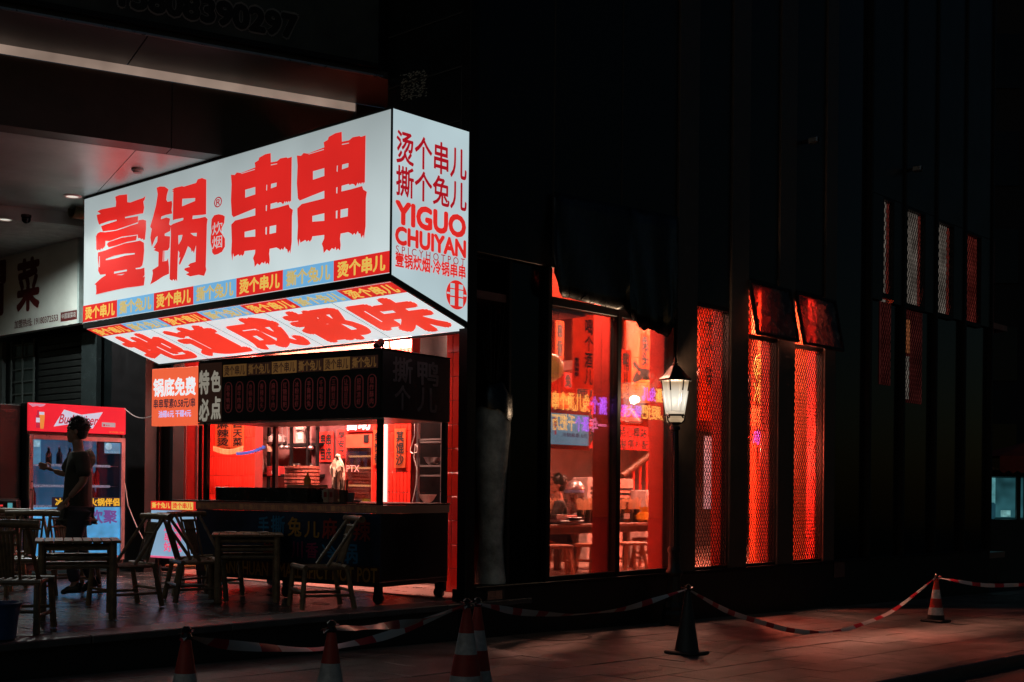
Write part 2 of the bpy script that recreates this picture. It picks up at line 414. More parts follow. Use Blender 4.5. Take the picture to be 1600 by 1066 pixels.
ter = tag(obj('terrace', MB().box(-16, 0.9, 0.03, 14, -0.4, TZ - 0.02), m_riser, None, BF(0, 0, 0)), kind='structure')
tile_me = MB().box(0.003, 0.797, 0.003, 0.797, -0.03, 0, ch=0.004).mesh('floor_tile'); tile_me.materials.append(m_ter)
for i in range(10):
    for j in range(8):
        link('floor_tile', tile_me, ter, BF(-7.2 + i * 0.8, 0.34 + j * 0.8, TZ + random.uniform(-.0015, .001)))
cope_me = MB().box(0.003, 1.197, -0.03, 0.33, -0.06, 0, ch=0.008).mesh('coping_stone'); cope_me.materials.append(m_cope)
for i in range(9): link('coping_stone', cope_me, ter, BF(-9.9 + i * 1.2, 0.0, TZ + 0.004 + random.uniform(-.002, .002)))

# manhole cover set in the paving
p = on_ground(858, 994); r_, l_, _z = rl(p)
mh = thing('manhole_cover', 'round dark manhole cover set in the paving below the restaurant window', 'manhole', GF @ Matrix.Translation((r_, l_, 0.0)))
mb = MB()
for k in range(40):
    a0, a1 = 2 * math.pi * k / 40, 2 * math.pi * (k + 1) / 40
    mb.add([(q * math.cos(a), q * math.sin(a), 0.006) for a in (a0, a1) for q in (.39, .43)], [(0, 1, 3, 2)])
obj('ring', mb, m_joint, mh)
obj('lid', MB().lathe([(.385, -.01), (.385, .004), (.37, .008)], 36), mat('cast_iron', (0.05, 0.048, 0.045), 0.55, metal=0.5, bump=0.6, bscale=30), mh)

# ------------------------------------------------------------------ the restaurant building along the street
def fr(u, v=690, l=0.0): return rl(on_l(u, v, l))[0]
def fz(u, v, l=0.0): return on_l(u, v, l).z
CE_ = 4.35; REND = fr(1547); SILL = 0.50; HTOP = 14.0; WT = 0.22
bld = thing('restaurant_building', 'black clad restaurant building with tall red lit windows along the pavement', 'building', BF(0, 0, 0))
def wall(name, r0, r1, l0, l1, z0, z1, m=m_black, ch=0.006): return bbox(bld, name, m, r0, r1, l0, l1, z0, z1, ch)
wall('plinth', 0.0, REND, -0.012, WT, -0.6, SILL - 0.03, m_plinth)
wall('sill', 0.07, REND, -0.04, WT, SILL - 0.03, SILL, m_frame)
wall('corner_post', -0.06, 0.065, -0.02, 0.10, TZ - .2, HTOP, m_frame)
wall('wall', 0.0, 0.10, 0.10, 1.22, 3.05, HTOP)                       # end wall above the sign
# joints of the end wall's cladding
Fe = facing_r(-0.003, 0, 0)
for zz in (4.98, 5.5, 6.02): bbox(bld, 'cladding_joint', m_joint, -0.012, 0.0, 0.11, 1.21, zz, zz + 0.012)
bbox(bld, 'cladding_edge', m_steel, -0.012, 0.0, 0.13, 0.145, 4.6, 5.5)
# bay 0: dark glass between the corner post and the first lit window
r862, r966, r1055 = fr(860), fr(966), fr(1052)
z_tr = fz(862, 474); z_hd = fz(862, 418)
wall('glazed_panel', 0.62, r862 - .06, 0.06, 0.075, SILL, z_hd, m_dglass)
wall('mullion', 0.59, 0.63, 0.04, 0.09, SILL, z_hd, m_frame)
wall('bay_ceiling', 0.068, r862 - .062, 0.095, 0.80, z_hd - .035, z_hd - .003, m_black)
wall('back_panel', 0.70, r862 - .05, 0.72, 0.75, SILL, z_hd, m_black)
obj('back_panel', MB().box(0, .97, 0, .02, SILL, z_hd + .03), m_black, bld, BF(.06, .10, 0, math.atan2(.62, .65)))
wall('side_panel', r862 - .062, r862 - .02, 0.12, 0.77, SILL, CE_, m_black)
wall('jamb', r862 - .06, r862, -0.01, 0.13, SILL, z_hd, m_frame)
wall('mullion', r966 - .035, r966 + .035, -0.01, 0.10, SILL, z_tr + .06, m_frame)
wall('jamb', r1055 - .02, r1055 + .03, -0.01, 0.13, SILL, z_hd, m_frame)
wall('transom', r862, r1055, -0.005, 0.10, z_tr - .02, z_tr + .07, m_frame)
wall('bottom_rail', r862, r1055, 0.0, 0.09, SILL, SILL + .05, m_frame)
for a, b in ((r862, r966 - .035), (r966 + .035, r1055)):
    w = obj('window_pane', MB().box(0, b - a, 0, 0.008, 0, z_tr - SILL - .07), m_glass, bld, BF(a, 0.045, SILL + .05))
# red clad columns just behind the mullion and behind the first pillar
for a in (r966 - .02, r1055 - .01):
    bbox(bld, 'red_column', m_redwall, a, a + .06, 0.11, 0.34, SILL - .1, 4.2, 0.006)
# bays with lattice
bays = [(1085, 1138, 477, None), (1165, 1213, 527, 440), (1238, 1285, 542, 458)]
m_mesh = mat('expanded_metal', (0.006, 0.004, 0.004), 0.8, spec=0.1)
def lattice(parent, r0, r1, z0, z1, l, dx=0.054, dz=0.092, w=0.0046, m=m_mesh, name='lattice'):
    mb = MB(); W, H = r1 - r0, z1 - z0; s = dz / dx
    n = int((W + H / s) / dx) + 2
    for k in range(n):
        for sg in (0, 1):
            c = k * dx            # line x + z/s = c, clipped to the rectangle
            x_a = max(0, c - H / s); x_b = min(W, c)
            if x_b - x_a < .004: continue
            a = Vector((x_a, 0, (c - x_a) * s)); b = Vector((x_b, 0, (c - x_b) * s))
            if sg: a.x, b.x = W - a.x, W - b.x
            d = (b - a).normalized(); nn = Vector((-d.z, 0, d.x)) * w; t = Vector((0, .004, 0))
            mb.add([a + nn, a - nn, b - nn, b + nn, a + nn + t, a - nn + t, b - nn + t, b + nn + t], [(0, 1, 2, 3), (4, 7, 6, 5), (0, 3, 7, 4), (1, 5, 6, 2)])
    return tag(obj(name, mb, m, parent, BF(r0, l, z0)), kind='stuff')
prev = r1055 + .03
for k, (u0, u1, vh, va) in enumerate(bays):
    r0, r1 = fr(u0), fr(u1); zh = fz(u0, vh); ztop = fz(u0, va) if va else zh
    pl = wall('pillar', prev, r0, -0.03, WT, SILL, HTOP, m_pillar)
    wall('pillar_lining', r1 - .018, r1 + .05, 0.09 if k else .085, 0.23, SILL, ztop + .3, m_redwall)
    w = bbox(bld, 'window', m_frame, r0, r0 + .025, 0.0, 0.08, SILL, ztop)
    bbox(w, 'frame', m_frame, r1 - .012, r1, 0.0, 0.08, SILL, ztop)
    bbox(w, 'frame', m_frame, r0 + .025, r1 - .012, 0.0, 0.07, SILL + .001, SILL + .035)
    bbox(w, 'frame', m_frame, r0 + .025, r1 - .012, 0.0, 0.07, zh, zh + .05)
    if va: bbox(w, 'frame', m_frame, r0 + .025, r1 - .012, 0.0, 0.07, ztop, ztop + .05)
    bbox(w, 'pane', m_glass, r0 + .025, r1 - .012, 0.052, 0.058, SILL + .035, zh)
    lattice(w, r0 + .025, r1 - .012, SILL + .035, zh, 0.03)
    if va: lattice(w, r0 + .025, r1 - .012, zh + .05, ztop, 0.03)
    wall('wall', r0, r1, 0.0, WT, ztop + .05, HTOP)
    if va:   # top-hung sash pushed open over the pavement
        sw, sh, ang = r1 - r0 + .27, (ztop - zh) * 1.02, math.radians(11)
        M = BF(r0 - .02, -0.035, ztop + .02) @ Matrix.Rotation(-ang, 4, 'X')
        s = obj('open_sash', MB().box(0, .03, -.02, .02, -sh, 0).box(sw - .03, sw, -.02, .02, -sh, 0).box(.03, sw - .03, -.02, .02, -sh, -sh + .035).box(.03, sw - .03, -.02, .02, -.035, 0), m_frame, bld, M)
        obj('sash_pane', MB().box(.03, sw - .03, -.004, .004, -sh + .035, -.035), m_sash, s, M)
    prev = r1
wall('wall', 0.065, r862, 0.0, WT, z_hd, HTOP)
wall('wall', r862, r1055 + .03, 0.0, WT, z_hd, HTOP)
for u in (862, 968): bbox(bld, 'cladding_joint', m_joint, fr(u) - .012, fr(u), -0.006, 0.0, z_hd + .1, HTOP)
r1300 = fr(1302)
wall('pillar', prev, r1300, -0.03, WT, SILL, HTOP, m_pillar)
# dim bays at the far end
us = [1302, 1357, 1410, 1460, 1505, 1547]
e_dimgrey = emat('dim_blind', (0.085, 0.072, 0.060), 1.0, var=0.5, scale=3, base=(.02, .02, .02))  # room light behind far windows put into blinds and walls as faint glow
e_dimred = emat('dim_red_wall', (0.055, 0.008, 0.006), 1.0, var=0.5, scale=2.5, base=(.05, .01, .01))
e_dimred2 = emat('faint_red_wall', (0.022, 0.0035, 0.003), 1.0, var=0.5, scale=2.5, base=(.02, .005, .005))
e_dimor = emat('dim_orange_lantern', (0.16, 0.05, 0.018), 1.0, var=0.3, scale=3)
for i in range(5):
    a, b = fr(us[i]), fr(us[i + 1])
    wall('glazed_panel', a, b - .03, 0.05, 0.06, SILL, fz(us[i], 470 + .25 * (us[i] - 1378)) if i else 9, m_dglass, 0)
    wall('mullion', b - .03, b + .03, -0.03, 0.12, SILL, HTOP, m_frame)
    if i == 0: wall('wall', a, b - .03, 0.0, WT, 9.01, HTOP)
ups = [(1378, 1393, 310, 457, 470, 600), (1415, 1442, 325, 473, 482, 628), (1463, 1487, 345, 487, None, None), (1508, 1530, 363, 500, None, None)]
for i, (u0, u1, va, vb, vc, vd) in enumerate(ups):
    a, b = fr(us[i + 1]) + .03, fr(us[i + 2]) - .03
    r0, r1 = fr(u0), fr(u1); z1 = fz(u0, va); z0 = fz(u0, vb)
    zb = fz(us[i + 1], 470 + .25 * (us[i + 1] - 1378))
    wall('wall', a, b, 0.0, WT, z1 + .04, HTOP)
    if r0 - a > .03: wall('wall', a, r0 - .02, 0.0, WT, zb, z1 + .04)
    if b - r1 > .03: wall('wall', r1 + .02, b, 0.0, WT, zb, z1 + .04)
    w = bbox(bld, 'upper_window', m_frame, r0 - .02, r0, 0.0, 0.07, z0, z1)
    bbox(w, 'frame', m_frame, r1, r1 + .02, 0.0, 0.07, z0, z1)
    bbox(w, 'frame', m_frame, r0 - .02, r1 + .02, 0.0, 0.08, z0 - .07, z0)
    bbox(w, 'frame', m_frame, r0 - .02, r1 + .02, 0.0, 0.08, z1, z1 + .04)
    lattice(w, r0, r1, z0, z1, 0.03, dx=.075, dz=.13)
    bbox(w, 'blind', e_dimgrey if i < 3 else e_dimred, r0 - .1, r1 + .9, 0.13, 0.14, z0 - .1, z1 + .1)
    bbox(w, 'reveal', mat('reveal_red', (.3, .02, .015), .5), r1 + .021, r1 + .03, 0.08, 0.12, z0, z1)
    bbox(w, 'red_wall', e_dimred, r1 - .0, r1 + .019, 0.082, 0.12, z0, z1)
    if vc:
        z3, z2 = fz(u0, vc), fz(u0, vd)
        lattice(w, r0, r1, z2, z3, 0.03, dx=.075, dz=.13)
        bbox(w, 'blind', e_dimred2, r0 - .02, r1 + .02, 0.038, 0.046, z2, z3)
        if i == 1: bbox(w, 'lantern_glow', e_dimor, r0, r0 + .19, 0.0355, 0.0375, z2 + .75, z3 - .15); bbox(w, 'blind', e_dimgrey, r0, r0 + .17, 0.0355, 0.0375, z2 + .05, z2 + .7)
wall('end_wall', REND - .2, REND, 0.22, 9, -1, HTOP)
# room inside
CE = 4.35
room = [('interior_floor', m_intfloor, 2.0, 14, .23, 4.8, .30, .40), ('interior_floor_strip', m_intfloor, .75, 2.0, .23, .69, .30, .40), ('interior_ceiling', m_ceil, .75, 14, .23, 4.8, CE, CE + .1),
        ('back_wall', m_greywall, 2.0, 14, 4.7, 4.8, .4, 2.55), ('back_wall_upper', m_orwall, 2.0, 14, 4.7, 4.8, 2.55, CE), ('far_wall', m_orwall, 13.2, 13.3, .23, 4.7, .4, CE)]
for n, m, *q in room: bbox(bld, n, m, *q)
bbox(bld, 'mezzanine', mat('pale_slab', (.55, .42, .38), .6), 6.2, 13.2, 2.9, 4.7, 3.28, 3.42)
bbox(bld, 'mezzanine_front', m_orwall, 6.2, 13.2, 2.86, 2.9, 3.42, CE)
# red screen walls right behind the lattice windows
a = fr(1172, 690, .9); b = fr(1300, 690, .9)
bbox(bld, 'screen_wall', m_orwall, a + .25, b + 3, 0.95, 1.05, .4, CE)

# ------------------------------------------------------------------ arcade: beam, billboard, ceilings
AD = Vector((0.878, 0.479, 0)).normalized(); AN = Vector((-AD.y, AD.x, 0))
P0 = at(597, 140, 12.7); P0.z = 0
AF = FR(P0, AD, AN)           # x along the beam to the right, y inwards, z up
arc = thing('arcade_building', 'dark office block above the terrace with a deep beam and panelled ceiling', 'building', AF)
def abox(name, m, x0, x1, y0, y1, z0, z1, ch=0.0, parent=None): return obj(name, MB().box(x0, x1, y0, y1, z0, z1, ch=ch), m, parent or arc, AF)
abox('upper_wall', m_black, -14, 0.5, 0.08, 0.5, 5.70, 14)
m_soff = mat('soffit_panel', (0.05, 0.05, 0.052), 0.4, var=.25)
xs = [-14, -10.2, -7.4, -4.62, -2.35, 0.6]
for i in range(5): abox('soffit_panel', m_soff, xs[i] + .006, xs[i + 1] - .006, 0.0, 0.92, 5.62, 5.69)
abox('soffit_edge', m_steel, -14, 0, -0.03, -0.002, 5.62, 5.64)
abox('light_cove', emat('cove_light', (0.46, 0.33, 0.26), 0.55, var=0.3, scale=2.5, base=(.3, .25, .22)), -14, 0.07, 0.92, 0.935, 5.535, 5.62)
xs = [-14, -9, -6.2, -4.05, -1.9, 0.06]
for i in range(5): abox('beam_panel', m_beam, xs[i] + .004, xs[i + 1] - .004, 0.94, 1.2, 4.86, 5.53)
abox('beam_end', m_beam, 0.075, 0.9, 0.90, 1.3, 4.86, 5.61)
cx = [-14, -8.0, -5.6, -3.9, -2.2, -.5, 1.2]
for i in range(6):
    for (y0, y1) in ((1.21, 3.2), (3.205, 4.6)):
        abox('ceiling_panel', m_alu, cx[i] + .004, cx[i + 1] - .004, y0, y1, 4.86, 4.92)
abox('ceiling_step', m_alu, -14, 1.2, 4.61, 4.7, 4.70, 4.92)
abox('inner_ceiling', mat('inner_ceiling', (.68, .70, .68), .5), -16, 2.5, 4.7, 14, 4.70, 4.8)

# billboard over the beam
bb = thing('billboard', 'large unlit billboard with a phone number on the arcade beam', 'billboard', AF)
FB = FR(AF @ Vector((-14, -0.06, 5.74)), AD, ZV)
obj('board', MB().box(0, 13.93, 0, 4.5, -0.05, 0), mat('billboard_print', (0.035, 0.045, 0.04), 0.6, var=0.9, scale=0.9), bb, FB)
obj('bottom_rail', MB().box(0, 13.93, -.05, -.002, -0.05, 0.012), m_frame, bb, FB)
m_bt = mat('billboard_ink', (0.004, 0.004, 0.004), .6); m_bo = mat('billboard_outline', (0.22, 0.21, 0.20), .6)
letters(bb, FB, '15808390297', m_bo, (182, 13), (468, 21), name='number_outline', bold=0.085, z=0.004)
letters(bb, FB, '15808390297', m_bt, (184.5, 10.5), (465.5, 24), name='number', bold=0.055, z=0.008)

# ceiling fittings
def ceil_p(u, v, z): return on_z(u, v, z)
e_down = emat('downlight_face', (0.9, 0.86, 0.74), 0.75)
for (u, v, z, lab, lit) in ((113, 306, 4.70, 'lit round downlight in the ceiling beside the sign', 1), (8, 342, 4.70, 'lit round downlight farther in at the picture edge', 1)):
    p = ceil_p(u, v, z); d = thing('downlight', lab, 'ceiling light', WF(p), 'downlights in the arcade ceiling')
    obj('trim', MB().lathe([(.10, 0), (.10, -.012), (.075, -.016), (.07, -.004)], 20, capt=False), m_white_p, d)
    obj('lens', MB().lathe([(.069, -.002), (.069, -.008), (.02, -.010)], 20), e_down, d)
    L = bpy.data.lights.new('downlight_lamp', 'SPOT'); L.energy = 45 if u > 50 else 330; L.color = (.92, 1, .92); L.spot_size = math.radians(160); L.spot_blend = .8; L.shadow_soft_size = .06
    link('lamp', L, d, WF(p - ZV * .03))
for i, (r, l) in enumerate(((-3.2, 4.6), (-5.4, 3.4), (-5.4, 5.8))):
    p = B(r, l, 4.70 if l > 5.5 else 4.86); d = thing('downlight', ['downlight over the bamboo tables, outside the picture', 'downlight over the near end of the terrace', 'downlight over the back of the terrace'][i], 'ceiling light', WF(p), 'downlights in the arcade ceiling')
    obj('trim', MB().lathe([(.10, 0), (.10, -.012), (.075, -.016), (.07, -.004)], 20, capt=False), m_white_p, d); obj('lens', MB().lathe([(.069, -.002), (.069, -.008), (.02, -.010)], 20), e_down, d)
    L = bpy.data.lights.new('downlight_lamp', 'SPOT'); L.energy = 9; L.color = (1, .93, .8); L.spot_size = math.radians(120); L.spot_blend = .8; L.shadow_soft_size = .06
    link('lamp', L, d, WF(p - ZV * .03))
p = ceil_p(215, 264, 4.86); d = thing('smoke_detector', 'small white round smoke detector on the shiny ceiling panels', 'detector', WF(p))
obj('body', MB().lathe([(.065, 0), (.065, -.02), (.05, -.03), (.045, -.045), (.02, -.05)], 20), m_white_p, d, smooth=True)
p = ceil_p(41, 336, 4.70); d = thing('dome_camera', 'small black security camera hanging from the inner ceiling', 'camera', WF(p))
obj('mount', MB().lathe([(.06, 0), (.06, -.03)], 16), m_black_p, d); obj('dome', MB().sphere((0, 0, -.05), .055), m_dglass, d, smooth=True)
p = on_r(124, 330, -.75)
d = thing('vent_pipe', 'short yellowish round duct end beside the big sign', 'pipe', FR(p, -LV, ZV))
obj('pipe', MB().lathe([(.10, -.5), (.10, .10), (.085, .10), (.085, -.4)], 24), mat('aged_plastic', (.35, .29, .16), .5), d, smooth=True)
# ------------------------------------------------------------------ the big lightbox sign
RS = -1.03
lL = rl(on_r(131, 400, RS))[1]; lR = 0.0
zT = on_r(603.5, 172.5, RS).z; zB = on_r(603.5, 427, RS).z; W = lL - 0.015; H = zT - zB
sign = thing('shop_sign', 'huge white lightbox sign with red brush characters over the food stall', 'sign', BF(-.5, lL / 2, 2.95))
SF = facing_r(RS, lL, zB)
m_sbody = mat('sign_frame', (0.03, 0.036, 0.036), 0.4, metal=0.3)
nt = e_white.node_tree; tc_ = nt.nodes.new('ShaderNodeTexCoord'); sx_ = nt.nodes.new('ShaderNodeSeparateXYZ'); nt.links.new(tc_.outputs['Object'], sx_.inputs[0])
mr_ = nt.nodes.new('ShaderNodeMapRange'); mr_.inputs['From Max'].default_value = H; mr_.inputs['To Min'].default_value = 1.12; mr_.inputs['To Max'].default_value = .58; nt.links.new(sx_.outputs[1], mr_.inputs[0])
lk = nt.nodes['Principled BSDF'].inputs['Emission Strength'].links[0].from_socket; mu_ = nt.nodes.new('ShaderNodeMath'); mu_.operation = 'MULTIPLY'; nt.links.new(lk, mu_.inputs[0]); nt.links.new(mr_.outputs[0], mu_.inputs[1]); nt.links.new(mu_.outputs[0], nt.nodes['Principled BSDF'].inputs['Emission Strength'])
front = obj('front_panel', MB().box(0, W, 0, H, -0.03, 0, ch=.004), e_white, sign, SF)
TRACE = {
 'yi': ((140, 290, 5.92), [
  ([(240,105),(275,90),(350,82),(352,155),(380,158),(440,135),(500,115),(520,98),(512,130),(500,150),(508,205),(498,258),(455,265),(330,292),(332,304),(452,284),(450,340),(380,365),(300,392),(240,412),(180,418),(125,425),(108,378),(140,365),(255,327),(252,316),(180,330),(90,362),(75,315),(68,272),(85,268),(105,262),(75,240),(110,222),(180,208),(245,196),(248,150)], []),
  ([(75,445),(100,430),(150,433),(250,418),(320,395),(380,372),(450,352),(455,322),(495,315),(525,325),(525,400),(515,500),(500,505),(492,490),(480,500),(470,486),(450,488),(448,455),(300,474),(185,515),(150,512),(146,560),(120,590),(110,580),(100,600),(85,590),(78,602),(65,590),(62,470)], []),
  ([(185,522),(300,483),(442,462),(432,508),(350,522),(250,555),(180,572),(163,550),(168,532)], []),
  ([(80,620),(150,600),(230,570),(330,535),(420,520),(470,510),(505,530),(508,600),(500,690),(490,740),(470,758),(428,765),(430,775),(470,772),(510,760),(512,830),(495,850),(515,840),(505,925),(440,935),(350,945),(250,965),(140,990),(60,1010),(65,985),(62,920),(48,915),(85,880),(120,850),(152,832),(150,820),(100,825),(82,790),(85,740),(78,680)],
   [[(152,680),(230,650),(330,630),(422,625),(420,637),(330,650),(230,678),(152,692)], [(230,797),(348,777),(348,793),(228,817)], [(248,828),(330,815),(300,830)], [(90,655),(97,655),(97,755),(88,755)]])]),
 'guo': ((230, 270, 5.92), [
  ([(90,140),(120,128),(165,130),(200,155),(185,205),(180,250),(190,270),(230,262),(235,290),(228,345),(235,378),(180,390),(135,405),(128,432),(180,415),(215,425),(205,480),(222,490),(215,540),(165,565),(165,585),(215,590),(210,690),(195,718),(162,722),(160,820),(185,815),(195,790),(205,870),(205,935),(150,960),(90,1000),(30,1035),(45,990),(55,930),(50,900),(105,865),(108,735),(65,718),(80,700),(60,695),(95,640),(100,585),(80,600),(45,685),(32,600),(45,520),(30,500),(60,400),(85,300),(100,200)], [[(150,722),(154,722),(152,822),(146,822)]]),
  ([(245,178),(232,172),(250,162),(232,158),(260,140),(325,125),(340,130),(455,95),(470,62),(510,50),(550,65),(548,385),(520,390),(425,398),(420,430),(490,420),(540,408),(562,430),(555,480),(550,700),(545,870),(550,900),(530,955),(480,945),(400,960),(360,940),(390,925),(345,900),(350,885),(400,870),(380,860),(400,840),(450,825),(455,670),(435,745),(425,720),(415,735),(405,700),(380,680),(350,760),(305,855),(295,840),(310,780),(296,790),(302,740),(290,720),(285,830),(280,1005),(265,985),(262,1005),(245,985),(235,1000),(210,985),(215,800),(218,690),(222,590),(220,490),(240,475),(335,440),(338,418),(265,432),(240,440),(242,300)],
   [[(328,242),(447,235),(445,262),(325,312)], [(290,580),(330,575),(320,620),(292,668)], [(402,560),(462,557),(460,590),(430,582)]])]),
 'chuan': ((460, 200, 5.08), [
  ([(22,220),(55,222),(75,200),(110,205),(240,155),(235,115),(268,95),(275,72),(330,42),(378,32),(380,110),(435,100),(465,75),(520,65),(530,72),(568,60),(562,440),(556,430),(550,445),(540,432),(532,448),(520,436),(512,452),(505,435),(490,465),(475,448),(460,445),(440,455),(435,445),(378,460),(376,505),(450,488),(540,462),(550,490),(578,508),(570,560),(568,780),(555,880),(548,850),(535,875),(525,840),(512,838),(505,820),(490,850),(478,835),(465,852),(455,840),(430,828),(370,840),(365,880),(370,930),(365,975),(350,958),(335,972),(328,945),(320,965),(300,955),(280,980),(260,965),(235,995),(230,950),(220,920),(238,880),(240,850),(145,862),(140,885),(125,905),(115,892),(100,905),(90,890),(50,912),(42,880),(36,945),(25,880),(30,780),(25,640),(60,605),(140,585),(240,560),(240,500),(150,535),(45,578),(30,560),(22,440),(28,300)],
   [[(150,345),(240,320),(240,382),(150,412)], [(340,300),(347,300),(345,350),(338,345)], [(382,292),(432,280),(430,312),(380,330)], [(335,475),(345,470),(343,520),(335,520)], [(145,700),(240,678),(240,738),(145,745)], [(332,660),(345,655),(343,720),(332,718)], [(370,650),(428,638),(426,702),(368,715)], [(380,128),(436,118),(436,124),(380,136)], [(115,207),(236,168),(236,175),(115,212)]])]),
}
def brush_char(key, dx=0.0, dy=0.0):
    (ox, oy, s), polys = TRACE[key]; mb = MB()
    for outer, holes in polys:
        cv = lambda q: [(lambda t: (t[0] + dx, t[1] + dy))(uv(SF, ox + x / s, oy + y / s)) for x, y in q]
        mb.poly(cv(outer), [cv(h) for h in holes], 0.004)
    return obj('brush_character', mb, e_red, front, SF)
brush_char('yi'); brush_char('guo'); brush_char('chuan')
a = uv(SF, 361.3, 273.2); b = uv(SF, 464.3, 243.3); brush_char('chuan', a[0] - b[0], a[1] - b[1])
# the little seal and the registered mark
mb = MB(); pts = [(48,560),(55,470),(90,415),(150,400),(205,410),(238,430),(230,520),(195,590),(190,660),(240,740),(240,850),(200,920),(140,955),(90,965),(62,930),(60,880),(40,790),(42,700),(55,650)]
mb.poly([uv(SF, 325 + x / 8.89, 290 + y / 8.89) for x, y in pts], [], 0.004)
seal = obj('seal', mb, e_red, front, SF)
letters(seal, SF, '炊\n烟', e_white, (332.5, 390), (349, 345), z=0.008)
letters(front, SF, '®', e_dred, (335, 326), (347.5, 306), bold=0.012)
BH = H * 0.134; seg = W / 7
for i in range(7):
    s = obj('band_tile', MB().box(i * seg, (i + 1) * seg, 0.002, BH, 0.0005, 0.004), e_red if i % 2 == 0 else e_blue, front, SF)
    letters(s, SF, '烫个串儿' if i % 2 == 0 else '撕个兔儿', e_yel if i % 2 == 0 else e_tan, (i * seg + .055, .025), ((i + 1) * seg - .05, BH - .02), px=False, bold=0.035, z=0.006)
# body behind, frame bars
zU = on_r(730, 516, -0.02).z
bm_ = MB(); gap = .075
prof = [(RS + .03, zB - .02), (RS + .03, zT - .01), (-.03, zT - .01), (-.03, zU + .03)]
Mx = BF(0, 0, 0)
bm_.add([Vector((r, l, z)) for l in (0.03, lL - .02) for (r, z) in prof], [(0, 1, 2, 3), (7, 6, 5, 4), (0, 4, 5, 1), (1, 5, 6, 2), (2, 6, 7, 3), (3, 7, 4, 0)])
obj('box_body', bm_, m_sbody, sign, Mx)
PX0_ = rl(on_l(613.5, 300, -.012))[0]
obj('frame_bar', MB().box(RS - .004, RS + .05, 0.0, lL, zB - gap, zB - .002, ch=.006), m_sbody, sign, Mx)
obj('frame_bar', MB().box(RS - .006, PX0_ - .002, -0.016, 0.013, zB - gap + .001, zT + .02, ch=.004), m_sbody, sign, Mx)
obj('frame_bar', MB().box(RS - .006, RS + .04, 0.013, lL + .01, zT + .001, zT + .022, ch=.004), m_sbody, sign, Mx)
# slanted underside
y0 = Vector((-.02, 0, zU)); y1v = Vector((RS + .035, 0, zB - gap))
SL = (y1v - y0).length; yd = (RV * (y1v.x - y0.x) + ZV * (y1v.z - y0.z)).normalized()
UF = FR(B(-.02, lL - .02, zU), -LV, yd)
WU = W - .03
und = obj('underside_panel', MB().box(0, WU, 0, SL, -.02, 0), e_under, sign, UF)
UB = SL * .2; sg = WU / 7
for i in range(7):
    s = obj('band_tile', MB().box(i * sg, (i + 1) * sg, SL - UB, SL - .004, 0.0005, 0.003), e_red if i % 2 == 0 else e_blue, und, UF)
    letters(s, UF, '烫个串儿' if i % 2 == 0 else '撕个兔儿', e_yel if i % 2 == 0 else e_tan, (i * sg + .05, SL - UB + .02), ((i + 1) * sg - .05, SL - .02), px=False, bold=0.03, z=0.005)
for i, c in enumerate('地道成都味'):
    letters(und, UF, c, e_redhot, (i * WU / 5 + .06, .05), ((i + 1) * WU / 5 - .05, SL - UB - .035), px=False, bold=0.052, z=0.003, name='bold_character')
    if i: obj('panel_seam', MB().box(i * WU / 5 - .003, i * WU / 5 + .003, 0, SL - UB, 0.0006, 0.0016), m_sbody, und, UF)
obj('back_trim', MB().box(-.02, 0.03, 0.0, lL, zU - .02, zU - .002), m_sbody, sign, Mx)
# side panel over the pavement
PX0 = rl(on_l(613.5, 300, -.012))[0]; PF = facing_l(PX0, -0.012, 0); print('side panel starts', PX0 - RS)
s0 = (0.0, fz(614, 430, -.012)); s1 = (-PX0 - .01, fz(731, 506, -.012))
e_side = emat('acrylic_side', (0.52, 0.66, 0.70), 0.85, var=.12, scale=1.1, base=(.3, .33, .33))
mb = MB(); mb.poly([(0, zT), (s0[0], s0[1]), s1, (s1[0], zT)], [], -.02, 0)
side = obj('side_panel', mb, e_side, sign, PF)
letters(side, PF, '烫个串儿', e_dred, (618.5, 254), (729, 234), bold=.02)
letters(side, PF, '撕个兔儿', e_dred, (618, 305), (729, 286), bold=.02)
letters(side, PF, 'YIGUO', e_red, (616.5, 350), (728, 338), bold=.05)
letters(side, PF, 'CHUIYAN', e_red, (616.5, 382), (728, 376), bold=.05)
letters(side, PF, 'S P I C Y H O T P O T', e_dred, (618, 395), (726, 405))
letters(side, PF, '壹锅炊烟·冷锅串串', e_red, (617, 417), (727, 415), bold=.03)
c0 = uv(PF, 713, 461); ra = abs(uv(PF, 729, 461)[0] - c0[0])
mb = MB(); N = 40
mb.poly([(c0[0] + ra * math.cos(2 * math.pi * k / N), c0[1] + ra * math.sin(2 * math.pi * k / N)) for k in range(N)], [], .004)
logo = obj('round_logo', mb, e_red, side, PF)
mb = MB()
for (xa, xb, ya, yb) in ((-.62, -.2, .42, .75), (-.62, -.2, -.1, .34), (-.62, -.2, -.75, -.2), (.2, .62, .42, .75), (.2, .62, -.1, .34), (.2, .62, -.75, -.2), (-.95, -.66, -.02, .1), (.66, .95, -.02, .1)):
    mb.box(c0[0] + xa * ra, c0[0] + xb * ra, c0[1] + ya * ra, c0[1] + yb * ra, .005, .006)
obj('logo_bars', mb, e_side, logo, PF)
obj('edge_trim', MB().box(s1[0], s1[0] + .02, s1[1] - .05, zT + .01, -.03, .003), m_sbody, sign, PF)
mb = MB(); n_ = Vector((s1[0] - s0[0], s1[1] - s0[1])).normalized(); q = Vector((n_.y, -n_.x)) * -1
if q.y > 0: q = -q
w_ = .05
mb.poly([s0, s1, (s1[0] + q.x * w_, s1[1] + q.y * w_), (s0[0] + q.x * w_, s0[1] + q.y * w_)], [], -.03, .004)
obj('edge_trim', mb, m_sbody, sign, PF)

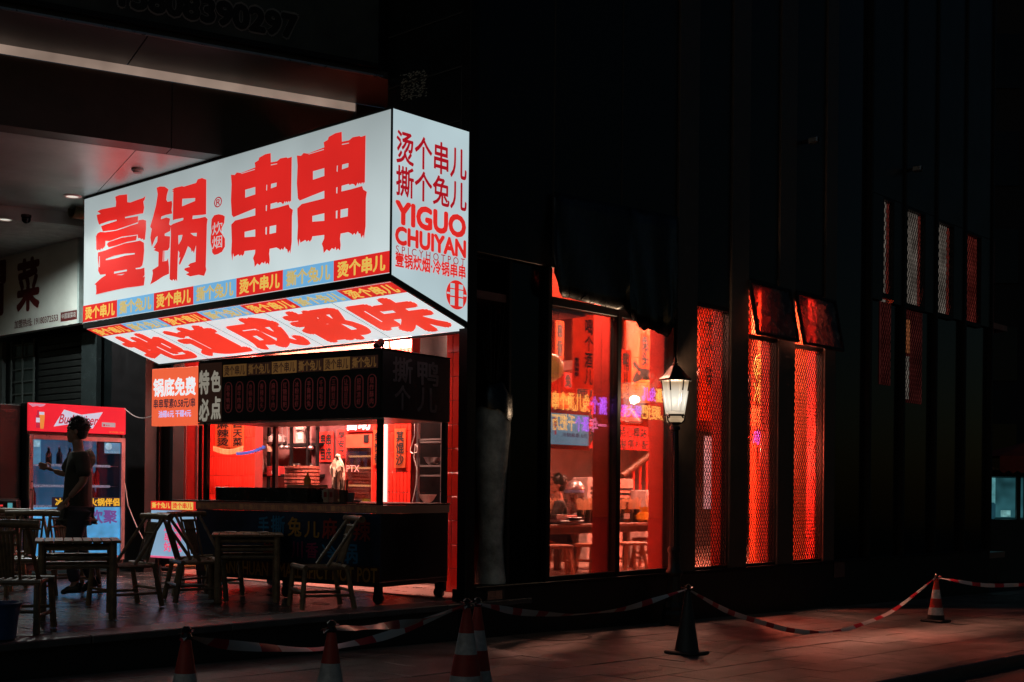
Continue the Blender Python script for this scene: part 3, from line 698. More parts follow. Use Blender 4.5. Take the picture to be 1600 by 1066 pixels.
# ------------------------------------------------------------------ neighbouring shop
rN = -.25
NF = facing_r(rN, 0, 0)
ns = thing('unlit_shop_sign', 'unlit grey shop sign with dark red characters left of the big sign', 'sign', BF(rN, 8, 3.5))
(xa, ya), (xb, yb) = uv(NF, -60, 541), uv(NF, 122, 347)
ya = uv(NF, 122, 505)[1]
m_nsb = mat('unlit_acrylic', (0.7, 0.73, 0.7), .45, var=.15, scale=1); m_nst = mat('unlit_vinyl', (0.11, 0.012, 0.012), .5)
nb = obj('board', MB().box(xa, xb, ya, yb, -.12, 0), m_nsb, ns, NF)
letters(nb, NF, '冒', m_nst, (-33, 500), (10, 405), bold=.035); letters(nb, NF, '菜', m_nst, (26, 490), (63, 398), bold=.035)
letters(nb, NF, '加盟热线: 19180372553', m_nst, (23, 514), (91, 489), bold=.008)
rb = sheet(nb, NF, 'red_box', m_nst, (95, 503), (121, 484)); letters(rb, NF, '中国冒菜店', m_nsb, (97, 499), (119, 487), z=.006)
obj('sign_edge', MB().box(xb, xb + .05, ya, yb, -.12, .004), mat('pale_edge', (.45, .55, .55), .5), ns, NF)
# dark shopfront under it: roller shutter with slats, window with bars
nsf = thing('closed_shopfront', 'dark closed shopfront with roller shutter behind the drinks fridge', 'shopfront', BF(.1, 7, TZ))
lz0 = rl(on_r(130, 560, .1))[1]; lz1 = rl(on_r(60, 560, .1))[1]
m_shut = mat('shutter_steel', (.05, .055, .055), .35, metal=.6)
sl_me = MB().box(0, .03, 0, lz1 - lz0, 0, .085, ch=.02).mesh('shutter_slat'); sl_me.materials.append(m_shut)
for k in range(34): link('shutter_slat', sl_me, nsf, BF(.10, lz0, TZ + .02 + k * .09))
bbox(nsf, 'wall', m_black, .14, .3, lL - .1, 14, TZ, 4.7)
m_barr = mat('window_bars', (.1, .12, .12), .4)
lz2 = rl(on_r(0, 560, .1))[1]
bbox(nsf, 'window_pane', mat('greenish_glass', (.05, .07, .07), .15), .12, .13, lz1 + .15, lz1 + .75, TZ + .5, 3.5)
for k in range(16): bbox(nsf, 'window_bar', m_barr, .10, .12, lz1 + .12, lz1 + .8, TZ + .6 + k * .18, TZ + .62 + k * .18)
for q in (lz1 + .1, lz1 + .45, lz1 + .8): bbox(nsf, 'window_bar', m_barr, .08, .10, q, q + .025, TZ + .4, 3.55)
bbox(nsf, 'door_frame', m_barr, .06, .12, lz1 + 1.05, lz1 + 1.12, TZ, 3.55)
bbox(nsf, 'steel_post', mat('post_steel', (.10, .13, .14), .25, metal=.7), .02, .09, lz0 - .5, lz0 - .1, TZ, 3.5)

# ------------------------------------------------------------------ kitchen room behind the stall
kit = thing('kitchen_room', 'open kitchen room with red tiled walls behind the food stall', 'kitchen', BF(.9, 3, TZ))
m_kwall = mat('kitchen_plaster', (.42, .22, .21), .7, var=.2, scale=3)
m_kdark = mat('maroon_wall', (.10, .028, .03), .6, var=.3, scale=2)
KZ = 3.30
l237 = rl(on_r(237, 620, 0))[1]
bbox(kit, 'back_wall', m_kwall, 1.9, 2.0, .78, l237 + .9, TZ, KZ); bbox(kit, 'ceiling', mat('kitchen_ceiling', (.5, .22, .17), .7), .0, 1.9, .12, 6.4, KZ, KZ + .08)
bbox(kit, 'kitchen_floor', mat('kitchen_floor', (.25, .17, .15), .3, var=.4), .06, 1.9, .4, 6.4, TZ - .2, TZ + .012)
m_edge = mat('left_pier', (.014, .012, .014), .4)
l237 = rl(on_r(237, 620, 0))[1]
bbox(kit, 'left_wall', m_redwall, 0.02, 1.9, l237 + .9, l237 + 1.0, TZ, KZ)
bbox(kit, 'left_pier', m_edge, -.1, .3, l237 - .02, l237 + .80, TZ, 4.7)
bbox(kit, 'right_wall', m_kdark, .80, 1.88, .70, .76, TZ, KZ)
def tile_wall(parent, u0, v0, u1, v1, r, tw=.058, th=.235, d=.12, indiv=True):
    """a pier clad in tall narrow glazed tiles"""
    vm = (v0 + v1) / 2; l0 = rl(on_r(u0, vm, r))[1]; l1 = rl(on_r(u1, vm, r))[1]; z1 = min(KZ, on_r(u0, v0, r).z); z0 = max(TZ + .013, on_r(u0, v1, r).z)
    back = bbox(parent, 'tiled_wall', m_grout, r, r + d, l1, l0, z0, z1)
    n = max(1, round((l0 - l1) / tw)); w = (l0 - l1) / n; m = max(1, round((z1 - z0) / th)); h = (z1 - z0) / m
    me = MB().box(-.006, 0, .0025, w - .0025, .0025, h - .0025, ch=.0025).mesh('tile'); me.materials.append(m_redtile)
    for i in range(n):
        for j in range(m): link('tile', me, back, BF(r + random.uniform(-.0012, 0), l1 + i * w, z0 + j * h))
    return back
tile_wall(kit, 321, 540, 399, 800, 1.10)          # bright wall behind the counter, left
tile_wall(kit, 583, 520, 643, 800, 0.95)          # pier with the light tube
tile_wall(kit, 697, 515, 727, 925, 0.62, tw=.1, th=.26)
kbox(kit, 'red_panel', mat('dark_red_panel', (.5, .02, .018), .35, var=.2), 238, 560, 322, 800, .75, .05)
for u in (255, 287, 305): kbox(kit, 'panel_trim', mat('trim_brown', (.09, .03, .03), .4), u, 665, u + 3, 800, .74, .01)
kbox(kit, 'maroon_wall', m_kdark, 487, 640, 545, 800, 1.62, .05)
kbox(kit, 'doorway', m_black, 643, 530, 700, 930, 1.3, .03)
kbox(kit, 'soffit', mat('soffit_orange', (.55, .2, .14), .5), 395, 530, 585, 600, 1.5, .05)
# vertical light tube on the pier
tb = thing('light_tube', 'white glowing light tube standing against the red tiled pier', 'light', BF(.9, 1, 1))
e_tube = emat('tube_light', (1, .55, .48), 1.7)
kbox(tb, 'tube', e_tube, 600, 532, 603.5, 792, .915, .025)
# posters
m_paper_r = cloth_mat('red_paper', (.66, .03, .02), .4); m_paper_o = cloth_mat('orange_paper', (.85, .20, .06), .72); m_ink = mat('black_ink', (.006, .005, .005), .6)
def poster(name, label, u0, v0, u1, v1, r, m, text, ink=m_ink, bold=.02, pad=.12, plane='r', cat='poster', back=None, group=None):
    F = facing_r(r, 0, 0) if plane == 'r' else facing_l(0, r, 0)
    (x0, y0_), (x1, y1) = uv(F, u0, v1), uv(F, u1, v0)
    y0_ = uv(F, u0, v1)[1]; y1 = uv(F, u0, v0)[1]
    M = F @ Matrix.Translation((x0, y0_, 0)); w, h = x1 - x0, y1 - y0_
    o = thing(name, label, cat, M, group)
    obj('sheet', MB().box(0, w, 0, h, -.006, 0), m, o, M)
    if text: obj('lettering', text_mesh(text, w * pad, h * .06, w * (1 - pad), h * .94, z=.003, bold=bold), ink, o, M)
    return o
poster('couplet_poster', 'orange paper strip with black characters on the red pier right of the tube', 616, 670, 634, 731, .93, m_paper_o, '其\n馄\n沙', pad=.15)
poster('couplet_poster', 'orange paper strip half hidden behind the stall corner post', 583, 672, 597, 727, .93, m_paper_o, '串\n馆\n香', pad=.15)
poster('menu_poster', 'red poster with four black characters on the dark kitchen wall', 498, 675, 521, 722, 1.60, m_paper_r, '串串\n自选', bold=.03)
poster('menu_poster', 'narrow red poster with black characters beside the hanging apron', 526, 672, 541, 716, 1.55, m_paper_r, '早\n安\n之', bold=.02)
poster('calligraphy_poster', 'left of two orange calligraphy sheets on the bright red tiles', 336, 655, 361, 700, 1.08, m_paper_o, '麻\n辣\n烫', bold=.02)
poster('calligraphy_poster', 'right of two orange calligraphy sheets on the bright red tiles', 362, 655, 381, 700, 1.08, m_paper_o, '四\n天\n菜', bold=.02)
hs = poster('header_sign', 'lit red sign with big white characters above the orange cabinet', 540, 648, 582, 675, 1.18, e_red, '自助', ink=emat('letter_white', (.75, .75, .78), 1.0), bold=.05, pad=.06, cat='sign')
# orange lit display cabinet
l0 = rl(on_r(540, 730, 1.2))[1]; l1 = rl(on_r(581, 730, 1.2))[1]; z1 = on_r(540, 674, 1.2).z; z0 = TZ + .02
cb = thing('display_cabinet', 'tall orange glowing display cabinet with shelves behind the counter', 'cabinet', BF(1.2, l1, z0))
e_cab = emat('cabinet_back', (.95, .16, .035), .80, var=.3, scale=3); m_cab = mat('cabinet_red', (.6, .06, .03), .4)
h = z1 - z0; w = l0 - l1
obj('back', MB().box(.44, .46, 0.02, w - .02, 0.05, h), e_cab, cb)
obj('body', MB().box(0, .46, 0, .02, 0, h).box(0, .46, w - .02, w, 0, h).box(0, .46, .021, w - .021, h - .2, h), m_cab, cb)
e_shelf = emat('shelf_light', (1, .42, .16), 1.4)
for q in (.16, .34, .49, .62, .74, .82): s = obj('shelf', MB().box(.03, .43, .022, w - .022, h * q, h * q + .015), m_cab, cb); obj('shelf_light', MB().box(.02, .03, .03, w - .03, h * q + .0, h * q + .022), e_shelf, s)
obj('glass_door', MB().box(-.008, -.002, .01, w - .01, .05, h - .2), m_glass, cb)
cbF = FR(WM[cb] @ Vector((-.001, w, 0)), -LV, ZV)
obj('lettering', text_mesh('PTX', .03, h * .72, w * .55, h * .765, z=.01), emat('pink_letters', (.95, .3, .25), .9), cb, cbF)
obj('grille', MB().box(-.01, 0, .12 * w, .3 * w, h - .14, h - .05), m_black_p, cb)
# kitchen shelving with goods
sh = thing('storage_rack', 'dark kitchen rack with shelves of jars and bags under the lamp', 'shelf', BF(1.5, 2, TZ))
for (u0, u1, v) in ((398, 496, 741), (420, 496, 694)): kbox(sh, 'shelf', m_frame, u0, v, u1, v + 4, 1.5, .35)
for u in (417, 452, 478, 493): kbox(sh, 'upright', m_frame, u, 640, u + 3, 800, 1.49, .03)
def rp(u, v, r): return on_r(u, v, r)
goods = [('food_bag', 'tall whitish sack of food standing on the kitchen rack', 399, 705, 413, 738, (.38, .28, .25), 'bag'), ('storage_box', 'dark red box with a white label on the kitchen rack', 424, 729, 443, 744, (.3, .02, .02), 'box'), ('storage_bag', 'white plastic bag hanging high on the kitchen rack', 424, 677, 443, 694, (.36, .3, .3), 'bag'), ('storage_tin', 'small orange tub at the left of the kitchen rack', 398, 732, 406, 743, (.8, .3, .06), 'tub'), ('storage_crate', 'white carton high on the rack beside the upright', 466, 668, 478, 693, (.34, .28, .27), 'carton')]
for n, lab, u0, v0, u1, v1, c, cat in goods:
    p = rp((u0 + u1) / 2, v1, 1.55); a = abs(rl(rp(u0, v1, 1.55))[1] - rl(rp(u1, v1, 1.55))[1]) / 2; hh = (rp(u0, v0, 1.55) - rp(u0, v1, 1.55)).length
    o = thing(n, lab, cat, WF(p, YAW)); mm = mat(n, c, .6, var=.2, scale=12, bump=.5, bscale=14)
    if cat in ('bag',): obj('sack', MB().lathe([(a * .8, 0), (a * 1.0, hh * .2), (a * .95, hh * .6), (a * .6, hh * .85), (a * .25, hh * .92), (a * .4, hh)], 12), mm, o, smooth=True)
    elif cat == 'tub': obj('tub', MB().lathe([(a * .7, 0), (a, hh * .8), (a * 1.1, hh * .8), (a * 1.1, hh)], 14), mm, o)
    else:
        obj('carton', MB().box(-a * .6, a * .6, -a, a, 0, hh, ch=.006), mm, o); obj('label', MB().box(-a * .6 - .003, -a * .6, -a * .6, a * .1, hh * .25, hh * .6), m_white_p, o)
# pots and pan bits on lower rack and the leafy plant
p = rp(421, 694, 1.5); o = thing('small_plant', 'little green plant hanging from the stall rail inside the kitchen', 'plant', WF(p))
mb = MB()
for k in range(60):
    a = random.uniform(0, 6.3); t = random.uniform(.1, 1); q = Vector((math.cos(a) * .09 * t, math.sin(a) * .09 * t, random.uniform(.0, .13)))
    d = Vector((math.cos(a), math.sin(a), random.uniform(-.4, .5))).normalized() * .045; e = Vector((-d.y, d.x, 0)) * .35
    mb.add([q, q + d * .5 + e, q + d, q + d * .5 - e], [(0, 1, 2, 3)])
obj('leaves', mb, mat('leaf', (.05, .12, .035), .5), o); obj('pot', MB().lathe([(.035, -.1), (.05, 0)], 12), mat('pale_pot', (.6, .4, .3), .6), o)
for i, (u, c) in enumerate(((425, (.45, .12, .05)), (433, (.2, .22, .1)), (459, (.5, .35, .15)), (466, (.35, .05, .04)), (486, (.5, .4, .3)))):
    p = rp(u, 741 if u > 450 else 693.5, 1.56); o = thing('seasoning_jar', '%s seasoning jar from the left on the kitchen rack' % ['first', 'second', 'third', 'fourth', 'fifth'][i], 'jar', WF(p + ZV * .002), 'jars on the kitchen rack')
    obj('jar', MB().lathe([(.035, 0), (.04, .01), (.04, .09), (.028, .105), (.028, .115)], 14), mat('jar%d' % i, c, .3), o, smooth=True); obj('lid', MB().lathe([(.031, .115), (.031, .135)], 12), m_steel, o)
for i, u in enumerate((404, 441, 449, 486)):
    p = rp(u, 664, 1.4); o = thing('ladle', '%s long steel ladle from the left hanging above the kitchen rack' % ['first', 'second', 'third', 'fourth'][i], 'ladle', WF(p), 'ladles over the kitchen rack')
    obj('handle', MB().tube([(0, 0, 0), (0, 0, -.26)], .006, 6), m_steel, o); obj('cup', MB().sphere((0, 0, -.29), .04, .04, .03), m_steel, o, smooth=True)
kbox(sh, 'hanging_rail', m_steel, 398, 663, 496, 665, 1.4, .012)
# stack of woven round trays
p = rp(472, 776, .8); st_r = .21
for k in range(9):
    o = tag(obj('woven_tray', MB().lathe([(st_r * .93, 0), (st_r, .012), (st_r, .04), (st_r * .95, .04), (st_r * .9, .016), (.02, .014)], 28), mat('woven_red_bamboo', (.34, .09, .06), .6, var=.7, scale=60, bump=.5, bscale=90), None, WF(p + Vector((random.uniform(-.008, .008), random.uniform(-.008, .008), -.02 + k * .043)), random.random() * 6)),
            ['lowest', 'second lowest', 'third from the bottom', 'fourth from the bottom', 'middle', 'fourth from the top', 'third from the top', 'second from the top', 'topmost'][k] + ' round woven tray in the stack on the counter', 'tray', 'stack of woven trays')
# hanging apron / bag at the post
p = rp(528, 716, .55); o = thing('hanging_apron', 'crumpled cream apron hanging from a stall post over the counter', 'apron', WF(p, YAW))
mb = MB(); nA, nB = 14, 10; vs = []; fs = []
for j in range(nB):
    t = j / (nB - 1); ww = [.03, .075, .10, .105, .10, .095, .09, .085, .08, .07][j]; z = -.46 * t
    for i in range(nA):
        a = 2 * math.pi * i / nA; rr = ww * (1 + .22 * math.sin(3 * a + j * .9) + .1 * math.sin(7 * a + j)); vs.append((rr * .55 * math.cos(a), rr * math.sin(a), z + .02 * math.sin(5 * a)))
for j in range(nB - 1):
    for i in range(nA): fs.append((j * nA + i, j * nA + (i + 1) % nA, (j + 1) * nA + (i + 1) % nA, (j + 1) * nA + i))
mb.add(vs, fs); obj('cloth', mb, mat('cream_cloth', (.62, .5, .38), .8, var=.2, scale=8, bump=.3, bscale=25), o); obj('knot', MB().sphere((0, 0, .02), .03), MATS['cream_cloth'], o, smooth=True)
kbox(o, 'stain', m_wood, 524, 735, 527, 765, .49, .004)
# rack with bowls in the doorway
rk = thing('bowl_rack', 'black metal rack with bowls in the dark doorway right of the pier', 'rack', BF(.85, .9, TZ))
for u in (650, 688): kbox(rk, 'upright', m_steel, u, 658, u + 3, 800, .85, .03)
for v in (686, 690, 727, 742): kbox(rk, 'shelf', mat('rack_grey', (.2, .2, .2), .4, metal=.5), 653, v, 688, v + 2.5, .86, .28)
for (u, v) in ((668, 785), (676, 727)):
    p = rp(u, v, .95); b_ = obj('bowl', MB().lathe([(.04, 0), (.07, .03), (.1, .085), (.09, .085), (.06, .03)], 18), m_white_p if v > 750 else m_steel, rk, WF(p))
# cables in the doorway
cb2 = thing('white_cable', 'white cable hanging in loops beside the dark doorway', 'cable', WF(rp(648, 700, .8)))
pts = [rp(u, v, .84) for u, v in ((648, 655), (648, 680), (642, 700), (641, 706), (646, 709), (652, 706), (652, 698), (649, 694), (647, 715), (652, 735), (650, 760), (643, 790))]
obj('wire', MB().tube(pts, .006, 6), m_white_p, cb2, I4)
# kitchen lamp
kl = thing('kitchen_lamp', 'ceiling lamp over the bright red tiles at the left of the kitchen', 'ceiling light', BF(.45, 4.5, KZ), 'kitchen ceiling lamps')
obj('diffuser', MB().box(-.1, .1, -.5, .5, -.06, -.03), emat('lamp_face', (1, .55, .45), 2.0), kl); obj('housing', MB().box(-.12, .12, -.52, .52, -.03, -.002), m_white_p, kl)
def area(name, parent, M, sx, sy, e, col):
    L = bpy.data.lights.new(name, 'AREA'); L.shape = 'RECTANGLE'; L.size = sx; L.size_y = sy; L.energy = e; L.color = col
    return link(name, L, parent, M)
area('lamp', kl, BF(.45, 4.5, KZ - .09) @ Matrix.Rotation(math.radians(-48), 4, 'Y'), .2, 1.0, 330, (1, .46, .36))
kl = thing('kitchen_lamp', 'ceiling lamp lighting the open kitchen behind the stall board', 'ceiling light', BF(.55, 2.4, KZ), 'kitchen ceiling lamps')
obj('diffuser', MB().box(-.15, .15, -.6, .6, -.06, -.03), emat('lamp_face', (1, .55, .45), 2.0), kl); obj('housing', MB().box(-.17, .17, -.62, .62, -.03, -.002), m_white_p, kl)
def area(name, parent, M, sx, sy, e, col):
    L = bpy.data.lights.new(name, 'AREA'); L.shape = 'RECTANGLE'; L.size = sx; L.size_y = sy; L.energy = e; L.color = col
    return link(name, L, parent, M)
area('lamp', kl, BF(.55, 2.4, KZ - .10) @ Matrix.Rotation(math.radians(-35), 4, 'Y'), .3, 1.2, 430, (1, .44, .33))
# ------------------------------------------------------------------ food stall (cart) under the sign
cxd = Vector((.829, -.559, 0)).normalized()
K = Vector((-1.222, 11.54, TZ))
CF = FR(K, cxd, ZV)                       # x to the right along the front, y up, z towards the viewer
XL = uv(CF, 309, 620)[0]; XLL = uv(CF, 237, 620)[0]; DC = 1.05
cart = thing('food_stall', 'black wheeled food stall with dark menu board and counter under the sign', 'food stall', CF @ Matrix.Rotation(math.pi / 2, 4, 'X').inverted())
m_cart = mat('stall_black', (.008, .008, .009), .35, var=.3); m_menu = mat('menu_board', (.014, .013, .016), .5, var=.2)
yT = uv(CF, 592, 546)[1]; yB = uv(CF, 592, 652)[1]; yC = uv(CF, 592, 787)[1]; yS = uv(CF, 592, 803)[1]; yP = uv(CF, 592, 910)[1]
def cbx(name, m, x0, x1, y0, y1, z0, z1, ch=.0, parent=None): return obj(name, MB().box(x0, x1, y0, y1, z0, z1, ch=ch), m, parent or cart, CF)
cbx('canopy_box', m_cart, XL, 0.0, yB, yT, -DC, -.012, .008)
cbx('canopy_trim', m_steel, XL, 0.012, yB - .02, yB - .002, -.03, -.005)
cbx('canopy_trim', m_cart, XL, .014, yT, yT + .015, -DC, 0, .004)
board = cbx('menu_board', m_menu, XL + .005, -.01, yB + .005, yT - .005, -.011, 0)
m_dimr = emat('menu_red', (.030, .005, .005), 1, var=.2); m_dimy = emat('menu_ochre', (.085, .040, .012), 1, var=.2); m_dimw = emat('menu_white', (.22, .20, .16), 1, var=.2); m_dimy2 = emat('menu_ochre_dim', (.030, .014, .006), 1, var=.3); m_brown = emat('menu_brown', (.014, .006, .004), 1, var=.2); m_dimgrey = mat('menu_grey', (.14, .14, .15), .5)  # menu and counter print glows faintly in place of light falling on it
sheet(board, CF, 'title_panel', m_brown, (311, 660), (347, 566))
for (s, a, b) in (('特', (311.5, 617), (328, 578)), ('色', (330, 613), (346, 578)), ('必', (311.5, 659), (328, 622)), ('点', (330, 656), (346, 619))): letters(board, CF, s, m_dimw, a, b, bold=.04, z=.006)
x0 = uv(CF, 349, 580)[0]; x1 = -.03; y0a, y1a = uv(CF, 592, 564)[1] - .055, uv(CF, 592, 564)[1] + .045
for i in range(6):
    a, b = x0 + (x1 - x0) * i / 6, x0 + (x1 - x0) * (i + 1) / 6 - .01
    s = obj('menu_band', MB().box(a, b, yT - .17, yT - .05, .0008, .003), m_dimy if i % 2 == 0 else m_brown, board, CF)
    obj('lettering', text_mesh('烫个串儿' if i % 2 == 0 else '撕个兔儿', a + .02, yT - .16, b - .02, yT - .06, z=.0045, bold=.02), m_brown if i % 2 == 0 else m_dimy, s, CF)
dishes = '脱骨鸭掌 卤牛肉串 冷锅鱼片 香辣兔头 麻辣牛肉 红糖糍粑 冰粉凉虾 手撕烤兔 千层毛肚 三鲜豆皮 让胡豆花 招牌凉虾 现炸酥肉'.split()
for i, s in enumerate(dishes):
    w = (x1 - x0) / 13; a = x0 + i * w + w * .16; b = x0 + (i + 1) * w - w * .16; ya, yb = yB + .09, yT - .225; rr = (b - a) / 2
    cyr = [((a + b) / 2 + rr * math.cos(t), (yb - rr if q else ya + rr) + rr * math.sin(t)) for q, rng in ((1, range(0, 9)), (0, range(8, 17))) for t in [math.pi * k / 8 for k in rng]]
    inn = [((p[0] - (a + b) / 2) * .8 + (a + b) / 2, (p[1] - (ya + yb) / 2) * .955 + (ya + yb) / 2) for p in cyr]
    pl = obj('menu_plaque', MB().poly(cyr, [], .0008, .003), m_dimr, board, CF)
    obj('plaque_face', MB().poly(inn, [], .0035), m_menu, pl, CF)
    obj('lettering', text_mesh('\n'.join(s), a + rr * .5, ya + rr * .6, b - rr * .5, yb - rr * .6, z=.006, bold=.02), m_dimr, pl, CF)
KF = FR(K, Vector((-CF.col[2].x, -CF.col[2].y, 0)), ZV)      # side face, x runs away from the viewer
sidep = obj('side_board', MB().box(.012, DC, yB + .005, yT - .005, 0.0, .008), m_menu, cart, KF)
for (s, a, b) in (('撕', .15, .45), ('鸭', .52, .86)): obj('lettering', text_mesh(s, a, yB + .34, b, yT - .05, z=.011, bold=.02), m_dimgrey, sidep, KF)
for (s, a, b) in (('个', .18, .42), ('儿', .52, .84)): obj('lettering', text_mesh(s, a, yB + .08, b, yB + .32, z=.011, bold=.02), m_dimgrey, sidep, KF)
# posts
xp = uv(CF, 319.5, 720)[0]
for (x, z) in ((-.03, -.03), (xp, -.03), (-.03, -DC + .03), (xp, -DC + .03)):
    cbx('post', m_cart, x - .025, x + .025, 0.07, yB, z - .025, z + .025, .004)
xq = XLL + .02
cbx('counter_top', mat('counter_steel', (.008, .007, .007), .6, spec=.2), XL - .35, .02, yC - .015, yC, -DC - .02, .02, .004)
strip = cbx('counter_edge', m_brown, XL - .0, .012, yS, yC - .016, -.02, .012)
nseg = 8
for i in range(nseg):
    a = XL + (0 - XL) * i / nseg; b = XL + (0 - XL) * (i + 1) / nseg - .006
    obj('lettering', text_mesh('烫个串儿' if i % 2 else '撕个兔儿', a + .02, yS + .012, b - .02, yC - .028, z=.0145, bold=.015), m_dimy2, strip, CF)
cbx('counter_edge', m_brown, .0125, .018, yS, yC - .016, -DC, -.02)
fp = cbx('front_panel', mat('front_print', (.014, .03, .07), .45, var=.6, scale=2), XL, 0.0, yP, yS - .002, -.02, 0)
cbx('side_panel', mat('side_print', (.010, .012, .016), .4, var=.5, scale=2), -.02, 0.0, yP, yS - .002, -DC, -.021)
m_pb = mat('print_blue', (.02, .22, .42), .5); m_py = mat('print_yellow', (.5, .25, .04), .5); m_pm = mat('print_magenta', (.35, .03, .12), .5); m_pr = mat('print_red', (.4, .035, .03), .5)
for (s, m, a, b) in (('手', m_pb, (404, 835), (421, 807)), ('撕', m_pb, (424, 835), (446, 806)), ('兔', m_py, (450, 838), (472, 808)), ('儿', m_py, (476, 840), (500, 815)), ('麻', m_pr, (504, 842), (528, 810)), ('辣', m_pr, (552, 846), (580, 812)),
                     ('川', m_pm, (456, 872), (474, 846)), ('香', m_pm, (478, 872), (498, 848)), ('冷', m_pb, (503, 874), (526, 850)), ('锅', m_pb, (530, 880), (560, 850)), ('串', m_pr, (412, 868), (432, 842))):
    letters(fp, CF, s, m, a, b, bold=.02, z=.006)
bs = cbx('bottom_strip', mat('strip_red', (.06, .010, .008), .5), XL, .004, yP, yP + .14, .001, .004)
letters(bs, CF, 'CHUANCHUAN  SMALL SPICY HOT POT', m_py, (320, 894), (590, 888), bold=.02, z=.006)
cbx('bottom_frame', m_cart, XL, 0, yP - .05, yP - .002, -DC, 0, .004)
for (x, z) in ((-.06, -.06), (-.06, -DC + .06), (XL + .1, -.06), (XL + .1, -DC + .06), (XL / 2, -.06)):
    w = cbx('caster', m_cart, x - .03, x + .03, .10, yP - .05, z - .03, z + .03)
    obj('wheel', MB().lathe([(.03, -.018), (.055, -.018), (.055, .018), (.03, .018)], 16, CF @ Matrix.Translation((x, .057, z)) ), m_black_p, w, I4)
# things on the counter
def counter_p(u, zoff): 
    x = uv(CF, u, 780)[0]; return CF @ Vector((x, yC, zoff))
o = thing('serving_trough', 'long black metal trough on the stall counter', 'trough', CF @ Matrix.Translation((xp + .06, yC, -.12)) @ Matrix.Rotation(-math.pi / 2, 4, 'X'))
x1t = uv(CF, 467, 775)[0]; ht = .135
tm = CF @ Matrix.Translation((0, yC + .002, 0))
obj('trough_body', MB().box(xp + .045, x1t, 0, ht, -.13, -.115, ch=.003).box(xp + .045, x1t, 0, ht, -.5, -.485).box(xp + .045, xp + .06, 0, ht, -.485, -.13).box(x1t - .015, x1t, 0, ht, -.485, -.13).box(xp + .06, x1t - .015, 0.002, .02, -.485, -.13), mat('trough_metal', (.03, .035, .035), .25, metal=.5), o, tm)
p = counter_p(447, -.3) + ZV * (ht + .004); o = thing('serving_tray', 'shallow wooden tray lying across the black trough', 'tray', WF(p, YAW))
obj('tray', MB().box(-.11, .11, -.16, .16, 0, .012).box(-.12, -.11, -.17, .17, 0, .03).box(.11, .12, -.17, .17, 0, .03).box(-.11, .11, -.17, -.16, 0, .03).box(-.11, .11, .16, .17, 0, .03), mat('pale_wood', (.5, .3, .18), .5), o)
o = thing('sauce_bottle', 'small orange squeeze bottle standing on the wooden tray', 'bottle', WF(p + ZV * .014))
obj('bottle', MB().lathe([(.035, 0), (.037, .01), (.037, .075), (.02, .095), (.02, .1)], 14), mat('orange_plastic', (.8, .33, .04), .4), o, smooth=True); obj('nozzle', MB().lathe([(.018, .1), (.012, .115), (.004, .15)], 10), MATS['orange_plastic'], o)
for (u, lab, c) in ((487, 'small cream carton standing on the stall counter', (.6, .42, .3)), (496, 'small red printed box beside the cream carton on the counter', (.65, .28, .22))):
    p = counter_p(u, -.25); o = thing('small_carton', lab, 'carton', WF(p, YAW)); obj('carton', MB().box(-.05, .05, -.035, .035, 0, .13, ch=.003), mat('carton%d' % u, c, .6), o); obj('label', MB().box(-.053, -.05, -.02, .02, .05, .1), m_pr, o)
p = counter_p(490, -.42); o = thing('steel_pan', 'shallow steel pan lid on the counter beside the cartons', 'pan', WF(p)); obj('pan', MB().lathe([(.16, 0), (.19, .012), (.19, .03), (.17, .03), (.15, .014)], 28), m_steel, o, smooth=True)
for i, (u, n, lab) in enumerate(((508, 3, 'short stack of white bowls on the counter beside the apron'), (476, 4, 'stack of white bowls just right of the black trough'))):
    p = counter_p(u, -.33); o = thing('bowl_stack', lab, 'bowls', WF(p + ZV * .001))
    for k in range(n): obj('bowl', MB().lathe([(.03, .0 + k * .02), (.055, .03 + k * .02), (.065, .055 + k * .02), (.06, .055 + k * .02), (.03, .008 + k * .02)], 18), m_white_p, o, smooth=True)
p = counter_p(515, -.2); o = thing('chopstick_holder', 'dark holder full of chopsticks on the counter left of the corner post', 'holder', WF(p)); obj('cup', MB().lathe([(.04, .001), (.045, .12), (.04, .12), (.035, .01)], 14), m_wood, o)
for k in range(12): a = k * .52; obj('chopstick', MB().tube([(.02 * math.cos(a), .02 * math.sin(a), .02), (.042 * math.cos(a), .042 * math.sin(a), .22)], .0035, 5), m_wood if k % 2 else MATS['pale_wood'], o)
# string of bamboo chips and blue clips under the canopy, small bulbs
o = thing('bamboo_garland', 'garland of small bamboo sticks hanging on the bright red tiles', 'garland', WF(on_r(355, 705, .9)))
for i in range(22):
    t = i / 21; p = on_r(334 + 45 * t, 701 + 5 * math.sin(math.pi * t), .9)
    obj('stick', MB().tube([p - ZV * .035, p + ZV * .035], .007, 6), mat('pale_bamboo', (.45, .3, .13), .5), o, I4)
o = thing('blue_garland', 'string of small blue clips sloping up towards the rack', 'garland', WF(on_r(390, 705, .85)))
for i in range(10):
    t = i / 9; p = on_r(372 + 40 * t, 709 - 10 * t * t, .85); obj('clip', MB().box(-.02, .02, -.02, .02, -.018, .018, WF(p)), mat('blue_plastic', (.03, .08, .4), .4), o, I4)
# small spotlight on the stall roof
o = thing('roof_spotlight', 'small black spotlight standing on the stall roof', 'spotlight', CF @ Matrix.Translation((uv(CF, 560, 546)[0], yT + .015, -.3)))
obj('bracket', MB().box(-.04, .04, 0, .015, -.03, .03).box(-.045, -.038, 0, .09, -.01, .01).box(.038, .045, 0, .09, -.01, .01), m_black_p, o); obj('head', MB().lathe([(.03, -.05), (.036, -.04), (.036, .05), (.028, .055)], 14, Matrix.Translation((0, .08, 0)) @ Matrix.Rotation(.6, 4, 'X')), m_black_p, o)

